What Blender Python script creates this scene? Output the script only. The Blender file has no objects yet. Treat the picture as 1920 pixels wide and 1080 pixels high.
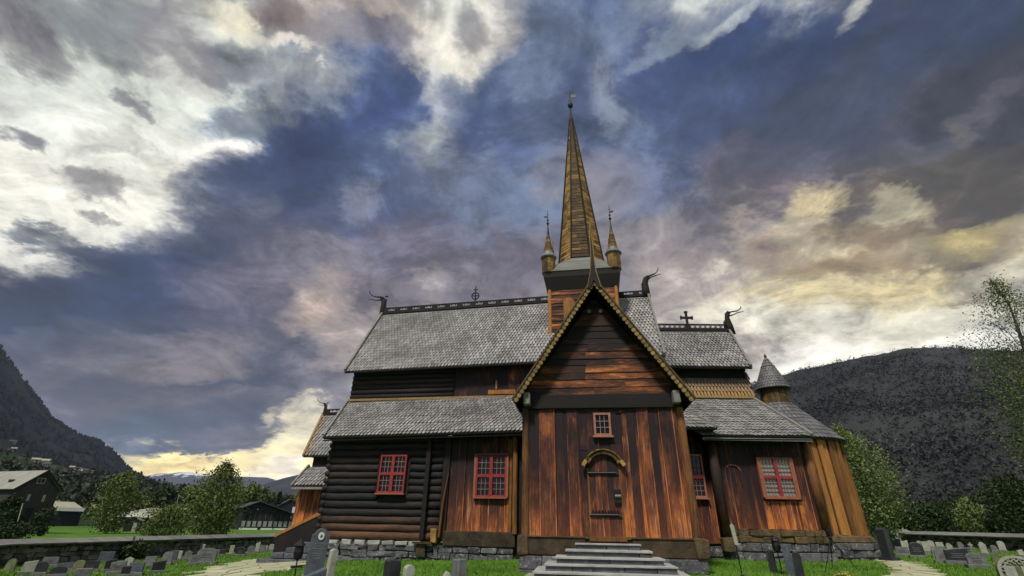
import bpy, math, random
import numpy as np
from math import sin, cos, radians, pi, sqrt, atan2, exp
from mathutils import Vector, Matrix, noise as mn
random.seed(7)
scene = bpy.context.scene
COL = scene.collection

# ------------------------------------------------------------------ camera
FPX = 895.0; PITCH = radians(26.4); ROLL = radians(1.0); CZ = 1.6
cf = Vector((0, cos(PITCH), sin(PITCH)))
_r = Vector((1, 0, 0)); _u = Vector((0, -sin(PITCH), cos(PITCH)))
cr = _r*cos(ROLL)+_u*sin(ROLL); cu = _u*cos(ROLL)-_r*sin(ROLL)
CAM = Vector((0, 0, CZ))
cd = bpy.data.cameras.new('camera'); cam = bpy.data.objects.new('camera', cd); COL.objects.link(cam)
cd.sensor_width = 36; cd.lens = FPX/1920*36; cd.clip_end = 40000; cd.clip_start = .1
M = Matrix(((cr.x, cu.x, -cf.x, 0), (cr.y, cu.y, -cf.y, 0), (cr.z, cu.z, -cf.z, CZ), (0, 0, 0, 1)))
cam.matrix_world = M
scene.camera = cam

def ray(x, y):
    return cf + cr*((x-960)/FPX) + cu*((540-y)/FPX)
def at(x, y, Y):
    d = ray(x, y); return CAM + d*(Y/d.y)
def azel(x, y):
    d = ray(x, y); return atan2(d.x, d.y), atan2(d.z, sqrt(d.x*d.x+d.y*d.y))

def sstep(a, b, x):
    t = max(0, min(1, (x-a)/(b-a))); return t*t*(3-2*t)
def ground_z(x, y):
    z = .12
    z += .018*max(-30, x) if x < 0 else .026*min(x, 24)
    z += .36*exp(-(((x-1.5)/13)**2+((y-21)/9)**2))
    z += .12*sstep(20, 34, y)*sstep(4, 20, x)
    z *= sstep(-2, 9, sqrt(x*x+y*y))
    d = sqrt(x*x+y*y)
    z += .05*mn.noise(Vector((x*.25, y*.25, 0)))*sstep(6, 12, d)
    z *= 1-.7*sstep(60, 200, d)
    return z
def onground(x, y):
    d = ray(x, y); lo = 5; t = 5.0
    prev = None
    while t < 400:
        p = CAM+d*(t/d.y)
        if p.z < ground_z(p.x, p.y): break
        t *= 1.01
    return p

# ------------------------------------------------------------------ node helpers
def lin(c):
    return tuple(((v/255)/12.92 if v/255 <= .04045 else ((v/255+.055)/1.055)**2.4) for v in c)
class NT:
    def __init__(s, tree): s.t = tree; s.n = tree.nodes; s.l = tree.links
    def new(s, typ, **kw):
        n = s.n.new(typ)
        for k, v in kw.items():
            if k == 'ins':
                for i, val in v.items():
                    if hasattr(val, 'is_linked') or hasattr(val, 'links'): s.l.new(val, n.inputs[i])
                    else: n.inputs[i].default_value = val
            else: setattr(n, k, v)
        return n
    def math(s, op, a, b=None, c=None, clamp=False):
        n = s.n.new('ShaderNodeMath'); n.operation = op; n.use_clamp = clamp
        for i, v in enumerate((a, b, c)):
            if v is None: continue
            if hasattr(v, 'links'): s.l.new(v, n.inputs[i])
            else: n.inputs[i].default_value = v
        return n.outputs[0]
    def vmath(s, op, a, b=None, sc=None):
        n = s.n.new('ShaderNodeVectorMath'); n.operation = op
        for i, v in enumerate((a, b)):
            if v is None: continue
            if hasattr(v, 'links'): s.l.new(v, n.inputs[i])
            else: n.inputs[i].default_value = v
        if sc is not None:
            if hasattr(sc, 'links'): s.l.new(sc, n.inputs['Scale'])
            else: n.inputs['Scale'].default_value = sc
        return n.outputs[0] if op not in ('DOT_PRODUCT', 'LENGTH') else n.outputs['Value']
    def noise(s, vec, scale, detail=4, rough=.55, out=0, dist=0):
        n = s.n.new('ShaderNodeTexNoise'); s.l.new(vec, n.inputs['Vector'])
        n.inputs['Scale'].default_value = scale; n.inputs['Detail'].default_value = detail
        n.inputs['Roughness'].default_value = rough; n.inputs['Distortion'].default_value = dist
        return n.outputs[out]
    def ramp(s, fac, stops, interp='LINEAR'):
        n = s.n.new('ShaderNodeValToRGB'); r = n.color_ramp; r.interpolation = interp
        s.l.new(fac, n.inputs[0])
        while len(r.elements) < len(stops): r.elements.new(.5)
        for e, (p, c) in zip(r.elements, sorted(stops, key=lambda q: q[0])): e.position = p
        for e, (p, c) in zip(r.elements, sorted(stops, key=lambda q: q[0])): e.color = (*c[:3], 1)
        return n.outputs[0]
    def mix(s, fac, a, b, mode='MIX'):
        n = s.n.new('ShaderNodeMixRGB'); n.blend_type = mode
        for i, v in zip((0, 1, 2), (fac, a, b)):
            if hasattr(v, 'links'): s.l.new(v, n.inputs[i])
            elif i == 0: n.inputs[0].default_value = v
            else: n.inputs[i].default_value = (*v[:3], 1)
        return n.outputs[0]
    def maprange(s, v, a, b, c=0, d=1, smooth=False):
        n = s.n.new('ShaderNodeMapRange'); n.clamp = True
        if smooth: n.interpolation_type = 'SMOOTHSTEP'
        s.l.new(v, n.inputs[0])
        for i, k in enumerate((a, b, c, d)): n.inputs[i+1].default_value = k
        return n.outputs[0]

def new_mat(name):
    m = bpy.data.materials.new(name); m.use_nodes = True
    nt = NT(m.node_tree); bs = m.node_tree.nodes['Principled BSDF']
    return m, nt, bs
def scaled(nt, v, s):
    n = nt.n.new('ShaderNodeMapping'); n.inputs['Scale'].default_value = s; nt.l.new(v, n.inputs[0]); return n.outputs[0]

def wood_mat(name, dark, light, pale, grain='Z', rough=.75, contrast=1.0, bump=.35, patch=1.2, palecut=.62, top=None, wear=0):
    """weathered tarred timber: tint attribute says how far the tar has gone"""
    m, nt, bs = new_mat(name)
    tc = nt.n.new('ShaderNodeTexCoord').outputs['Object']
    geo = nt.n.new('ShaderNodeNewGeometry').outputs['Random Per Island']
    tint = nt.new('ShaderNodeAttribute', attribute_name='tint').outputs['Fac']
    off = nt.vmath('ADD', tc, nt.new('ShaderNodeCombineXYZ', ins={0: nt.math('MULTIPLY', geo, 17.), 1: nt.math('MULTIPLY', geo, 5.), 2: nt.math('MULTIPLY', geo, 31.)}).outputs[0])
    sc = (14, 14, .9) if grain == 'Z' else (.7, 14, 14)
    streak = nt.noise(scaled(nt, off, sc), 1.6, 6, .65)
    blot = nt.noise(scaled(nt, off, (1, 1, .55) if grain == 'Z' else (.4, 1, 1.6)), patch, 6, .62, dist=.4)
    f = nt.math('ADD', nt.math('MULTIPLY', nt.math('SUBTRACT', blot, .5), 2.2*contrast), tint)
    f = nt.math('ADD', f, nt.math('MULTIPLY', nt.math('SUBTRACT', streak, .5), 1.1), clamp=True)
    f = nt.math('ADD', f, nt.math('MULTIPLY', nt.math('SUBTRACT', geo, .5), .3), clamp=True)
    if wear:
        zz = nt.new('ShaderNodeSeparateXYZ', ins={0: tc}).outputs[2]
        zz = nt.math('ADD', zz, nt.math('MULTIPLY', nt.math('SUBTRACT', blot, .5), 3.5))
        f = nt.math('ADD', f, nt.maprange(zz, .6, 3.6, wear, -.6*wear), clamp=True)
    col = nt.ramp(f, [(0, dark), (.33, tuple(a*.72+b*.28 for a, b in zip(dark, light))), (.72, light), (1, top or tuple(min(1, l*1.25) for l in light))])
    fine = nt.noise(scaled(nt, off, (60, 60, 3) if grain == 'Z' else (3, 60, 60)), 2., 3, .6)
    col = nt.mix(1, col, nt.ramp(fine, [(.25, (.5, .5, .5)), (.6, (1.1, 1.1, 1.1))]), 'MULTIPLY')
    pm = nt.maprange(nt.noise(scaled(nt, off, (9, 9, .5) if grain == 'Z' else (.6, 9, 9)), 2.2, 5, .7), palecut, palecut+.1)
    pm = nt.math('MULTIPLY', pm, nt.maprange(f, .25, .8))
    col = nt.mix(nt.math('MULTIPLY', pm, .75), col, pale)
    nt.l.new(col, bs.inputs['Base Color']); bs.inputs['Roughness'].default_value = rough
    bs.inputs['Specular IOR Level'].default_value = .3
    b = nt.new('ShaderNodeBump', ins={'Strength': bump, 'Distance': .03, 'Height': streak})
    nt.l.new(b.outputs[0], bs.inputs['Normal'])
    return m
def noise_mat(name, c1, c2, c3=None, scale=3, rough=.85, bump=.3, detail=8, dist=.03, island=.25, stretch=(1, 1, 1), spec=.3, c3cut=.62):
    m, nt, bs = new_mat(name)
    tc = nt.n.new('ShaderNodeTexCoord').outputs['Object']
    geo = nt.n.new('ShaderNodeNewGeometry').outputs['Random Per Island']
    oi = nt.n.new('ShaderNodeObjectInfo').outputs['Random']
    tc = nt.vmath('ADD', tc, nt.new('ShaderNodeCombineXYZ', ins={0: nt.math('MULTIPLY', oi, 31.), 1: nt.math('MULTIPLY', geo, 7.), 2: 0.}).outputs[0])
    tc = scaled(nt, tc, stretch)
    n1 = nt.noise(tc, scale, detail, .62, dist=.3)
    f = nt.math('ADD', nt.maprange(n1, .3, .7), nt.math('MULTIPLY', nt.math('SUBTRACT', geo, .5), island*2), clamp=True)
    col = nt.mix(f, c1, c2)
    if c3:
        n2 = nt.noise(tc, scale*2.3, 6, .7)
        col = nt.mix(nt.maprange(n2, c3cut, c3cut+.08), col, c3)
    nt.l.new(col, bs.inputs['Base Color']); bs.inputs['Roughness'].default_value = rough
    bs.inputs['Specular IOR Level'].default_value = spec
    b = nt.new('ShaderNodeBump', ins={'Strength': bump, 'Distance': dist, 'Height': nt.noise(tc, scale*4, 6, .7)})
    nt.l.new(b.outputs[0], bs.inputs['Normal'])
    return m
def shingle_mat(name, dark, mid, light, under, ochre=(.30, .17, .05)):
    m, nt, bs = new_mat(name)
    tc = nt.n.new('ShaderNodeTexCoord').outputs['Object']
    geo = nt.n.new('ShaderNodeNewGeometry').outputs['Random Per Island']
    tint = nt.new('ShaderNodeAttribute', attribute_name='tint').outputs['Fac']
    big = nt.noise(tc, .55, 5, .6)
    f = nt.math('ADD', nt.math('MULTIPLY', geo, .38), nt.math('MULTIPLY', nt.math('SUBTRACT', big, .22), 1.1), clamp=True)
    col = nt.ramp(f, [(0, dark), (.5, mid), (1, light)])
    st = nt.noise(scaled(nt, tc, (30, 8, 8)), 1.5, 4, .6)
    col = nt.mix(1, col, nt.ramp(st, [(.3, (.6, .6, .6)), (.65, (1.1, 1.1, 1.1))]), 'MULTIPLY')
    moss = nt.maprange(nt.noise(tc, 1.1, 6, .7), .58, .72)
    col = nt.mix(nt.math('MULTIPLY', moss, .35), col, (.10, .12, .05))
    col = nt.mix(nt.maprange(tint, .05, 1), col, ochre)
    col = nt.mix(nt.math('GREATER_THAN', nt.math('MULTIPLY', tint, -1), .5), col, under)
    nt.l.new(col, bs.inputs['Base Color']); bs.inputs['Roughness'].default_value = .55
    bs.inputs['Specular IOR Level'].default_value = .5
    return m
def plain(name, c, rough=.5, metal=0, spec=.5):
    m, nt, bs = new_mat(name)
    tc = nt.n.new('ShaderNodeTexCoord').outputs['Object']
    n = nt.noise(tc, 9, 5, .6)
    nt.l.new(nt.mix(nt.maprange(n, .3, .7), tuple(v*.72 for v in c), tuple(min(1, v*1.15) for v in c)), bs.inputs['Base Color'])
    bs.inputs['Roughness'].default_value = rough; bs.inputs['Metallic'].default_value = metal; bs.inputs['Specular IOR Level'].default_value = spec
    return m
def leaf_mat(name, a, b, c):
    m, nt, bs = new_mat(name)
    geo = nt.n.new('ShaderNodeNewGeometry').outputs['Random Per Island']
    tc = nt.n.new('ShaderNodeTexCoord').outputs['Object']
    n = nt.noise(tc, .9, 4, .6)
    f = nt.math('ADD', nt.math('MULTIPLY', geo, .5), nt.maprange(n, .35, .65, 0, .5))
    nt.l.new(nt.ramp(f, [(0, a), (.5, b), (1, c)]), bs.inputs['Base Color'])
    bs.inputs['Roughness'].default_value = .6; bs.inputs['Specular IOR Level'].default_value = .2
    return m

MT = {}
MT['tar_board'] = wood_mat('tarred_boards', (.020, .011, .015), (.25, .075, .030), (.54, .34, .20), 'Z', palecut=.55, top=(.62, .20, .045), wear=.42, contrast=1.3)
MT['tar_board_h'] = wood_mat('tarred_boards_level', (.012, .009, .010), (.23, .075, .028), (.46, .28, .16), 'X', contrast=1.6, top=(.56, .20, .055), palecut=.57)
MT['log'] = wood_mat('tarred_logs', (.015, .015, .019), (.12, .060, .034), (.20, .16, .13), 'X', contrast=.7, patch=.8, palecut=.62, bump=.8)
MT['dark_wood'] = wood_mat('black_tarred_wood', (.011, .010, .011), (.060, .034, .022), (.12, .09, .06), 'Z', contrast=.6)
MT['orange_board'] = wood_mat('ochre_boards', (.10, .045, .015), (.36, .165, .045), (.42, .25, .10), 'Z', contrast=.5)
MT['ochre_h'] = wood_mat('ochre_boards_level', (.045, .028, .012), (.34, .205, .06), (.42, .30, .14), 'X', contrast=.8)
MT['post'] = wood_mat('round_posts', (.018, .013, .012), (.22, .09, .03), (.32, .18, .08), 'Z', contrast=.9)
MT['sill_wood'] = noise_mat('mossy_sill_timber', (.020, .018, .014), (.085, .060, .034), (.16, .11, .05), 3.5, bump=.5, dist=.05)
MT['moss_skirt'] = noise_mat('mossy_skirt', (.05, .04, .025), (.17, .12, .055), (.24, .17, .07), 4.5, bump=.8, dist=.06)
MT['barge'] = wood_mat('ochre_bargeboard', (.08, .055, .025), (.27, .185, .075), (.34, .27, .15), 'Z', contrast=.5)
MT['grey_barge'] = noise_mat('grey_bargeboard', (.12, .12, .12), (.26, .26, .25), None, 5)
MT['shingle'] = shingle_mat('grey_shingles', (.09, .09, .096), (.275, .272, .276), (.54, .535, .52), (.008, .008, .009))
MT['shingle_dark'] = shingle_mat('dark_shingles', (.055, .055, .065), (.15, .15, .165), (.30, .30, .32), (.015, .015, .017))
MT['stone'] = noise_mat('grey_foundation_stone', (.045, .048, .06), (.19, .195, .21), (.42, .43, .42), 3.4, bump=1., dist=.08, island=.3, c3cut=.56)
MT['tread'] = noise_mat('slate_tread', (.24, .25, .24), (.42, .43, .41), None, 3, bump=.3, dist=.02)
MT['riser'] = noise_mat('slate_riser', (.05, .055, .072), (.145, .15, .175), (.30, .31, .32), 4, bump=.6, dist=.04, island=.3)
MT['iron'] = plain('black_iron', (.012, .012, .015), .5, .3)
MT['red'] = noise_mat('worn_red_paint', (.14, .022, .024), (.34, .048, .05), (.34, .19, .15), 9, bump=.3, stretch=(3, 3, .8), c3cut=.66)
MT['pink'] = plain('pale_glazing_bars', (.27, .17, .165), .6)
MT['pinkframe'] = plain('worn_pink_paint', (.34, .14, .10), .6)
MT['sillp'] = plain('worn_orange_sill', (.30, .10, .06), .6)
m, nt, bs = new_mat('window_glass'); bs.inputs['Base Color'].default_value = (.008, .008, .010, 1); bs.inputs['Roughness'].default_value = .10; bs.inputs['Specular IOR Level'].default_value = .35
_b = nt.new('ShaderNodeBump', ins={'Strength': .35, 'Distance': .02, 'Height': nt.noise(nt.n.new('ShaderNodeTexCoord').outputs['Object'], 5, 2, .5)}); nt.l.new(_b.outputs[0], bs.inputs['Normal']); MT['glass'] = m
MT['curtain'] = noise_mat('curtained_glass', (.18, .20, .19), (.30, .32, .30), None, 2, rough=.15, bump=.02, spec=.5)

# grass ground
def ground_material():
    m, nt, bs = new_mat('grass_ground')
    tc = nt.n.new('ShaderNodeTexCoord').outputs['Object']
    n1 = nt.noise(tc, .5, 6, .6); n2 = nt.noise(tc, 9, 6, .7); n3 = nt.noise(tc, .012, 5, .55)
    c = nt.ramp(nt.math('ADD', nt.math('MULTIPLY', n1, .6), nt.math('MULTIPLY', n2, .4)), [(.3, (.030, .070, .008)), (.5, (.075, .165, .018)), (.7, (.14, .25, .035))])
    bare = nt.maprange(nt.noise(tc, 1.3, 6, .7), .66, .74)
    c = nt.mix(nt.math('MULTIPLY', bare, .5), c, (.13, .13, .06))
    far = nt.ramp(n3, [(.38, (.05, .12, .018)), (.5, (.085, .18, .028)), (.62, (.045, .09, .022))])
    d = nt.vmath('LENGTH', tc)
    c = nt.mix(nt.maprange(d, 60, 120), c, far)
    nt.l.new(c, bs.inputs['Base Color']); bs.inputs['Roughness'].default_value = .9; bs.inputs['Specular IOR Level'].default_value = .1
    b = nt.new('ShaderNodeBump', ins={'Strength': .6, 'Distance': .05, 'Height': n2}); nt.l.new(b.outputs[0], bs.inputs['Normal'])
    return m
MT['ground'] = ground_material()
MT['flag'] = noise_mat('pale_flagstone', (.30, .31, .20), (.50, .51, .35), (.16, .16, .11), 1.2, bump=.4, island=.2, c3cut=.64)
MT['grass'] = leaf_mat('grass_blades', (.035, .09, .010), (.090, .20, .020), (.17, .31, .045))
MT['leaf_mid'] = leaf_mat('birch_leaves', (.04, .065, .018), (.095, .130, .035), (.17, .20, .06))
MT['leaf_pale'] = leaf_mat('pale_birch_leaves', (.055, .085, .026), (.125, .17, .055), (.21, .26, .09))
MT['leaf_dark'] = leaf_mat('dark_leaves', (.010, .020, .008), (.024, .042, .014), (.045, .070, .022))
MT['conifer'] = leaf_mat('conifer_needles', (.006, .012, .007), (.014, .026, .013), (.028, .042, .018))
MT['farwood'] = leaf_mat('far_woodland', (.011, .013, .013), (.023, .026, .025), (.043, .047, .042))
MT['hillwood'] = leaf_mat('hill_woodland', (.010, .018, .013), (.024, .036, .022), (.050, .066, .034))
MT['bark'] = noise_mat('birch_bark', (.30, .30, .28), (.48, .47, .44), (.04, .04, .04), 6, stretch=(1, 1, 2.5), c3cut=.58)
MT['bark_dark'] = noise_mat('dark_bark', (.03, .025, .02), (.08, .065, .05), None, 6)
MT['st_grey'] = noise_mat('grey_granite', (.10, .105, .11), (.20, .205, .21), (.28, .29, .27), 7, bump=.3)
MT['st_pale'] = noise_mat('pale_granite', (.24, .25, .21), (.40, .41, .36), (.16, .18, .11), 6, bump=.3)
MT['st_dark'] = noise_mat('dark_polished_granite', (.012, .013, .017), (.035, .038, .045), None, 9, rough=.35, bump=.05, spec=.5)
MT['st_moss'] = noise_mat('mossy_stone', (.09, .11, .05), (.20, .22, .12), (.30, .31, .24), 6, bump=.5)
MT['st_blue'] = noise_mat('blue_grey_slate', (.055, .065, .085), (.11, .125, .15), (.20, .21, .23), 5, bump=.2)
MT['white'] = plain('white_paint', (.7, .7, .66), .6)
MT['drystone'] = noise_mat('dry_stone', (.07, .072, .07), (.24, .24, .22), (.42, .42, .38), 2.5, bump=.8, dist=.08, island=.5)
MT['capslate'] = noise_mat('weathered_cap_boards', (.10, .105, .10), (.20, .205, .19), None, 1.5, stretch=(.4, 1, 1))
MT['barnroof'] = noise_mat('grey_sheet_roof', (.20, .21, .19), (.30, .31, .27), None, .8)
MT['barnwall'] = noise_mat('old_barn_boards', (.020, .020, .022), (.060, .055, .055), None, 1.5, stretch=(4, 4, .4))
MT['blackwall'] = noise_mat('black_stained_boards', (.008, .009, .011), (.022, .024, .03), None, 1.5, stretch=(4, 4, .4))
MT['blackroof'] = noise_mat('dark_felt_roof', (.035, .037, .042), (.07, .072, .08), None, 1)
MT['paleroof'] = noise_mat('pale_low_roof', (.22, .22, .17), (.36, .36, .28), None, .6)
MT['housewall'] = noise_mat('pale_house_wall', (.16, .16, .15), (.26, .26, .24), None, .8)
MT['houseroof'] = noise_mat('dark_house_roof', (.03, .032, .036), (.08, .08, .085), None, .8)

# ------------------------------------------------------------------ mesh builder
def FR(o, psi_deg):
    ps = radians(psi_deg); ex = Vector((cos(ps), -sin(ps), 0)); en = Vector((sin(ps), cos(ps), 0)); o = Vector(o)
    return lambda x, n, z: o+ex*x+en*n+Vector((0, 0, z))
ID = lambda x, n, z: Vector((x, n, z))
def worigin(p):
    v = Vector((0, 0, 0))
    while p is not None: v += p.location; p = p.parent
    return v
class MB:
    def __init__(s): s.v = []; s.f = []; s.t = []
    def add(s, vs, fs, t=0.):
        b = len(s.v); s.v += [tuple(v) for v in vs]
        for f in fs: s.f.append(tuple(b+i for i in f)); s.t.append(t)
    def box(s, F, x0, x1, n0, n1, z0, z1, t=0., jit=0, shear=0):
        if x1 < x0: x0, x1 = x1, x0
        vs = []
        for z in (z0, z1):
            for (x, n) in ((x0, n0), (x1, n0), (x1, n1), (x0, n1)):
                j = [random.uniform(-jit, jit) for _ in range(3)] if jit else (0, 0, 0)
                vs.append(F(x+j[0], n+j[1], z+j[2]))
        s.add(vs, [(0, 3, 2, 1), (4, 5, 6, 7), (0, 1, 5, 4), (1, 2, 6, 5), (2, 3, 7, 6), (3, 0, 4, 7)], t)
    def quad(s, a, b, c, d, t=0.): s.add([a, b, c, d], [(0, 1, 2, 3)], t)
    def slab(s, a, b, c, d, th, t=0.):
        a, b, c, d = map(Vector, (a, b, c, d)); n = (b-a).cross(d-a).normalized()*th
        s.add([a, b, c, d, a-n, b-n, c-n, d-n], [(0, 1, 2, 3), (7, 6, 5, 4), (0, 4, 5, 1), (1, 5, 6, 2), (2, 6, 7, 3), (3, 7, 4, 0)], t)
    def beam(s, a, b, w, h, t=0., up=Vector((0, 0, 1))):
        a = Vector(a); b = Vector(b); d = (b-a).normalized(); sd = d.cross(up)
        if sd.length < .01: sd = d.cross(Vector((0, 1, 0)))
        sd.normalize(); u = sd.cross(d)
        vs = [p+sd*(w/2*i)+u*(h/2*j) for p in (a, b) for i, j in ((-1, -1), (1, -1), (1, 1), (-1, 1))]
        s.add(vs, [(0, 1, 2, 3), (7, 6, 5, 4), (0, 4, 5, 1), (1, 5, 6, 2), (2, 6, 7, 3), (3, 7, 4, 0)], t)
    def tube(s, pts, rad, seg=8, t=0., caps=True, flat=1.0):
        pts = [Vector(p) for p in pts]; n = len(pts)
        if not hasattr(rad, '__len__'): rad = [rad]*n
        vs = []; ref = None
        for i, p in enumerate(pts):
            d = (pts[min(i+1, n-1)]-pts[max(i-1, 0)]).normalized()
            if ref is None:
                ref = d.cross(Vector((0, 0, 1)))
                if ref.length < .1: ref = d.cross(Vector((0, 1, 0)))
                ref.normalize()
            ref = (ref-d*ref.dot(d)).normalized(); w = d.cross(ref)
            for k in range(seg):
                a = 2*pi*k/seg; vs.append(p+ref*(rad[i]*cos(a))+w*(rad[i]*sin(a)*flat))
        fs = [(i*seg+k, i*seg+(k+1) % seg, (i+1)*seg+(k+1) % seg, (i+1)*seg+k) for i in range(n-1) for k in range(seg)]
        if caps: fs += [tuple(range(seg-1, -1, -1)), tuple((n-1)*seg+k for k in range(seg))]
        s.add(vs, fs, t)
    def lathe(s, c, prof, seg=16, t=0., a0=0, scy=1):
        c = Vector(c); vs = []
        for r, z in prof:
            for k in range(seg):
                a = a0+2*pi*k/seg; vs.append(c+Vector((r*cos(a), r*sin(a)*scy, z)))
        m = len(prof)
        fs = [(i*seg+k, i*seg+(k+1) % seg, (i+1)*seg+(k+1) % seg, (i+1)*seg+k) for i in range(m-1) for k in range(seg)]
        fs += [tuple(range(seg-1, -1, -1)), tuple((m-1)*seg+k for k in range(seg))]
        s.add(vs, fs, t)
    def extrude(s, F, poly, n0, n1, t=0.):
        """poly in (x,z), counter-clockwise seen from the front"""
        k = len(poly); vs = [F(x, n0, z) for x, z in poly]+[F(x, n1, z) for x, z in poly]
        fs = [tuple(range(k)), tuple(range(2*k-1, k-1, -1))]+[(i, i+k, (i+1) % k+k, (i+1) % k) for i in range(k)]
        s.add(vs, fs, t)
    def build(s, name, mat, parent=None, smooth=False, bevel=0, local=None):
        o = worigin(parent) if parent is not None else (Vector(local) if local is not None else Vector((0, 0, 0)))
        me = bpy.data.meshes.new(name)
        me.from_pydata([(v[0]-o.x, v[1]-o.y, v[2]-o.z) for v in s.v], [], s.f)
        at_ = me.attributes.new('tint', 'FLOAT', 'FACE'); at_.data.foreach_set('value', s.t)
        if smooth:
            me.polygons.foreach_set('use_smooth', [True]*len(me.polygons))
        me.materials.append(MT[mat] if isinstance(mat, str) else mat)
        ob = bpy.data.objects.new(name, me); COL.objects.link(ob)
        if parent is not None: ob.parent = parent
        elif local is not None: ob.location = local
        if bevel:
            b = ob.modifiers.new('edge', 'BEVEL'); b.width = bevel; b.segments = 2; b.limit_method = 'ANGLE'
        return ob
def each(name, mat, parent, calls, bevel=0, smooth=False):
    for c in calls:
        m_ = MB(); c(m_); m_.build(name, mat, parent, bevel=bevel, smooth=smooth)
def root(name, loc, label, cat, group=None):
    o = bpy.data.objects.new(name, None); COL.objects.link(o); o.location = loc
    o['label'] = label; o['category'] = cat
    if group: o['group'] = group
    return o
def tag(o, label, cat, group=None):
    o['label'] = label; o['category'] = cat
    if group: o['group'] = group
    return o
def struct(o): o['kind'] = 'structure'; return o

def lerp(a, b, t): return a+(b-a)*t
def shingle_patch(mb, eL, eR, tL, tR, w=.16, e=.22, tintf=None, backing=True, under=.03):
    eL, eR, tL, tR = map(Vector, (eL, eR, tL, tR))
    nrm = (eR-eL).cross(tL-eL).normalized()
    if backing:
        mb.slab(eL, eR, tR, tL, .07, -1.)
    H = ((tL-eL).length+(tR-eR).length)/2; rows = max(2, int(H/e)); 
    for i in range(rows):
        v = i/rows; a = lerp(eL, tL, v); b = lerp(eR, tR, v); L = (b-a).length; cols = max(1, int(L/w))
        sft = (i % 2)*.5
        for j in range(cols+1):
            u = (j+sft)/cols
            if u > 1: continue
            c = lerp(a, b, u); up = (lerp(tL, tR, u)-lerp(eL, eR, u)).normalized(); ex = (b-a).normalized()
            ww = w*random.uniform(.35, .39); ee = e; dz = random.uniform(-.008, .008)
            ln = e*1.9 if i < rows-1 else e
            def P(x, y, h): return c+ex*x+up*(y+dz)+nrm*h
            hb = .085+random.uniform(-.010, .010)
            top = [P(-ww, ln, .012), P(-ww, ee*.34, hb*.85), P(-ww*.45, -ee*.02, hb), P(ww*.45, -ee*.02, hb), P(ww, ee*.34, hb*.85), P(ww, ln, .012)]
            bot = [P(-ww, ln, 0), P(-ww, ee*.34, hb*.85-.028), P(-ww*.45, -ee*.02, hb-.028), P(ww*.45, -ee*.02, hb-.028), P(ww, ee*.34, hb*.85-.028), P(ww, ln, 0)]
            tt = tintf(u, v) if tintf else 0.
            mb.add(top+bot, [(0, 1, 2, 3, 4, 5), (1, 7, 8, 2), (2, 8, 9, 3), (3, 9, 10, 4), (4, 10, 11, 5), (0, 6, 7, 1)], tt)
def cone_shingles(mb, c, r0, z0, r1, z1, w=.16, e=.2, a_from=0, a_to=2*pi, r2=None):
    c = Vector(c); H = sqrt((r0-r1)**2+(z1-z0)**2); rows = max(2, int(H/e))
    for i in range(rows):
        v = i/rows; r = r0+(r1-r0)*v; z = z0+(z1-z0)*v
        n = max(5, int(2*pi*r/w)); 
        for j in range(n):
            a = 2*pi*(j+(i % 2)*.5)/n; 
            rad = Vector((cos(a), sin(a), 0)); ex = Vector((-sin(a), cos(a), 0))
            up = (rad*(r1-r0)+Vector((0, 0, z1-z0))).normalized(); nr = ex.cross(up).normalized()
            if nr.dot(rad) < 0: nr = -nr
            p = c+rad*r+Vector((0, 0, z)); ww = w*.44; ln = e*1.7
            wt = ww*max(.3, (r+(r1-r0)*min(1, ln/H))/max(r, .01))
            hb = .05
            P = lambda x, y, h: p+ex*x+up*y+nr*h
            top = [P(-wt, ln, .01), P(-ww, e*.3, hb*.85), P(-ww*.45, 0, hb), P(ww*.45, 0, hb), P(ww, e*.3, hb*.85), P(wt, ln, .01)]
            bot = [q-nr*.025 for q in top]
            mb.add(top+bot, [(0, 1, 2, 3, 4, 5), (1, 7, 8, 2), (2, 8, 9, 3), (3, 9, 10, 4), (4, 10, 11, 5)], 0.)

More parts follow.
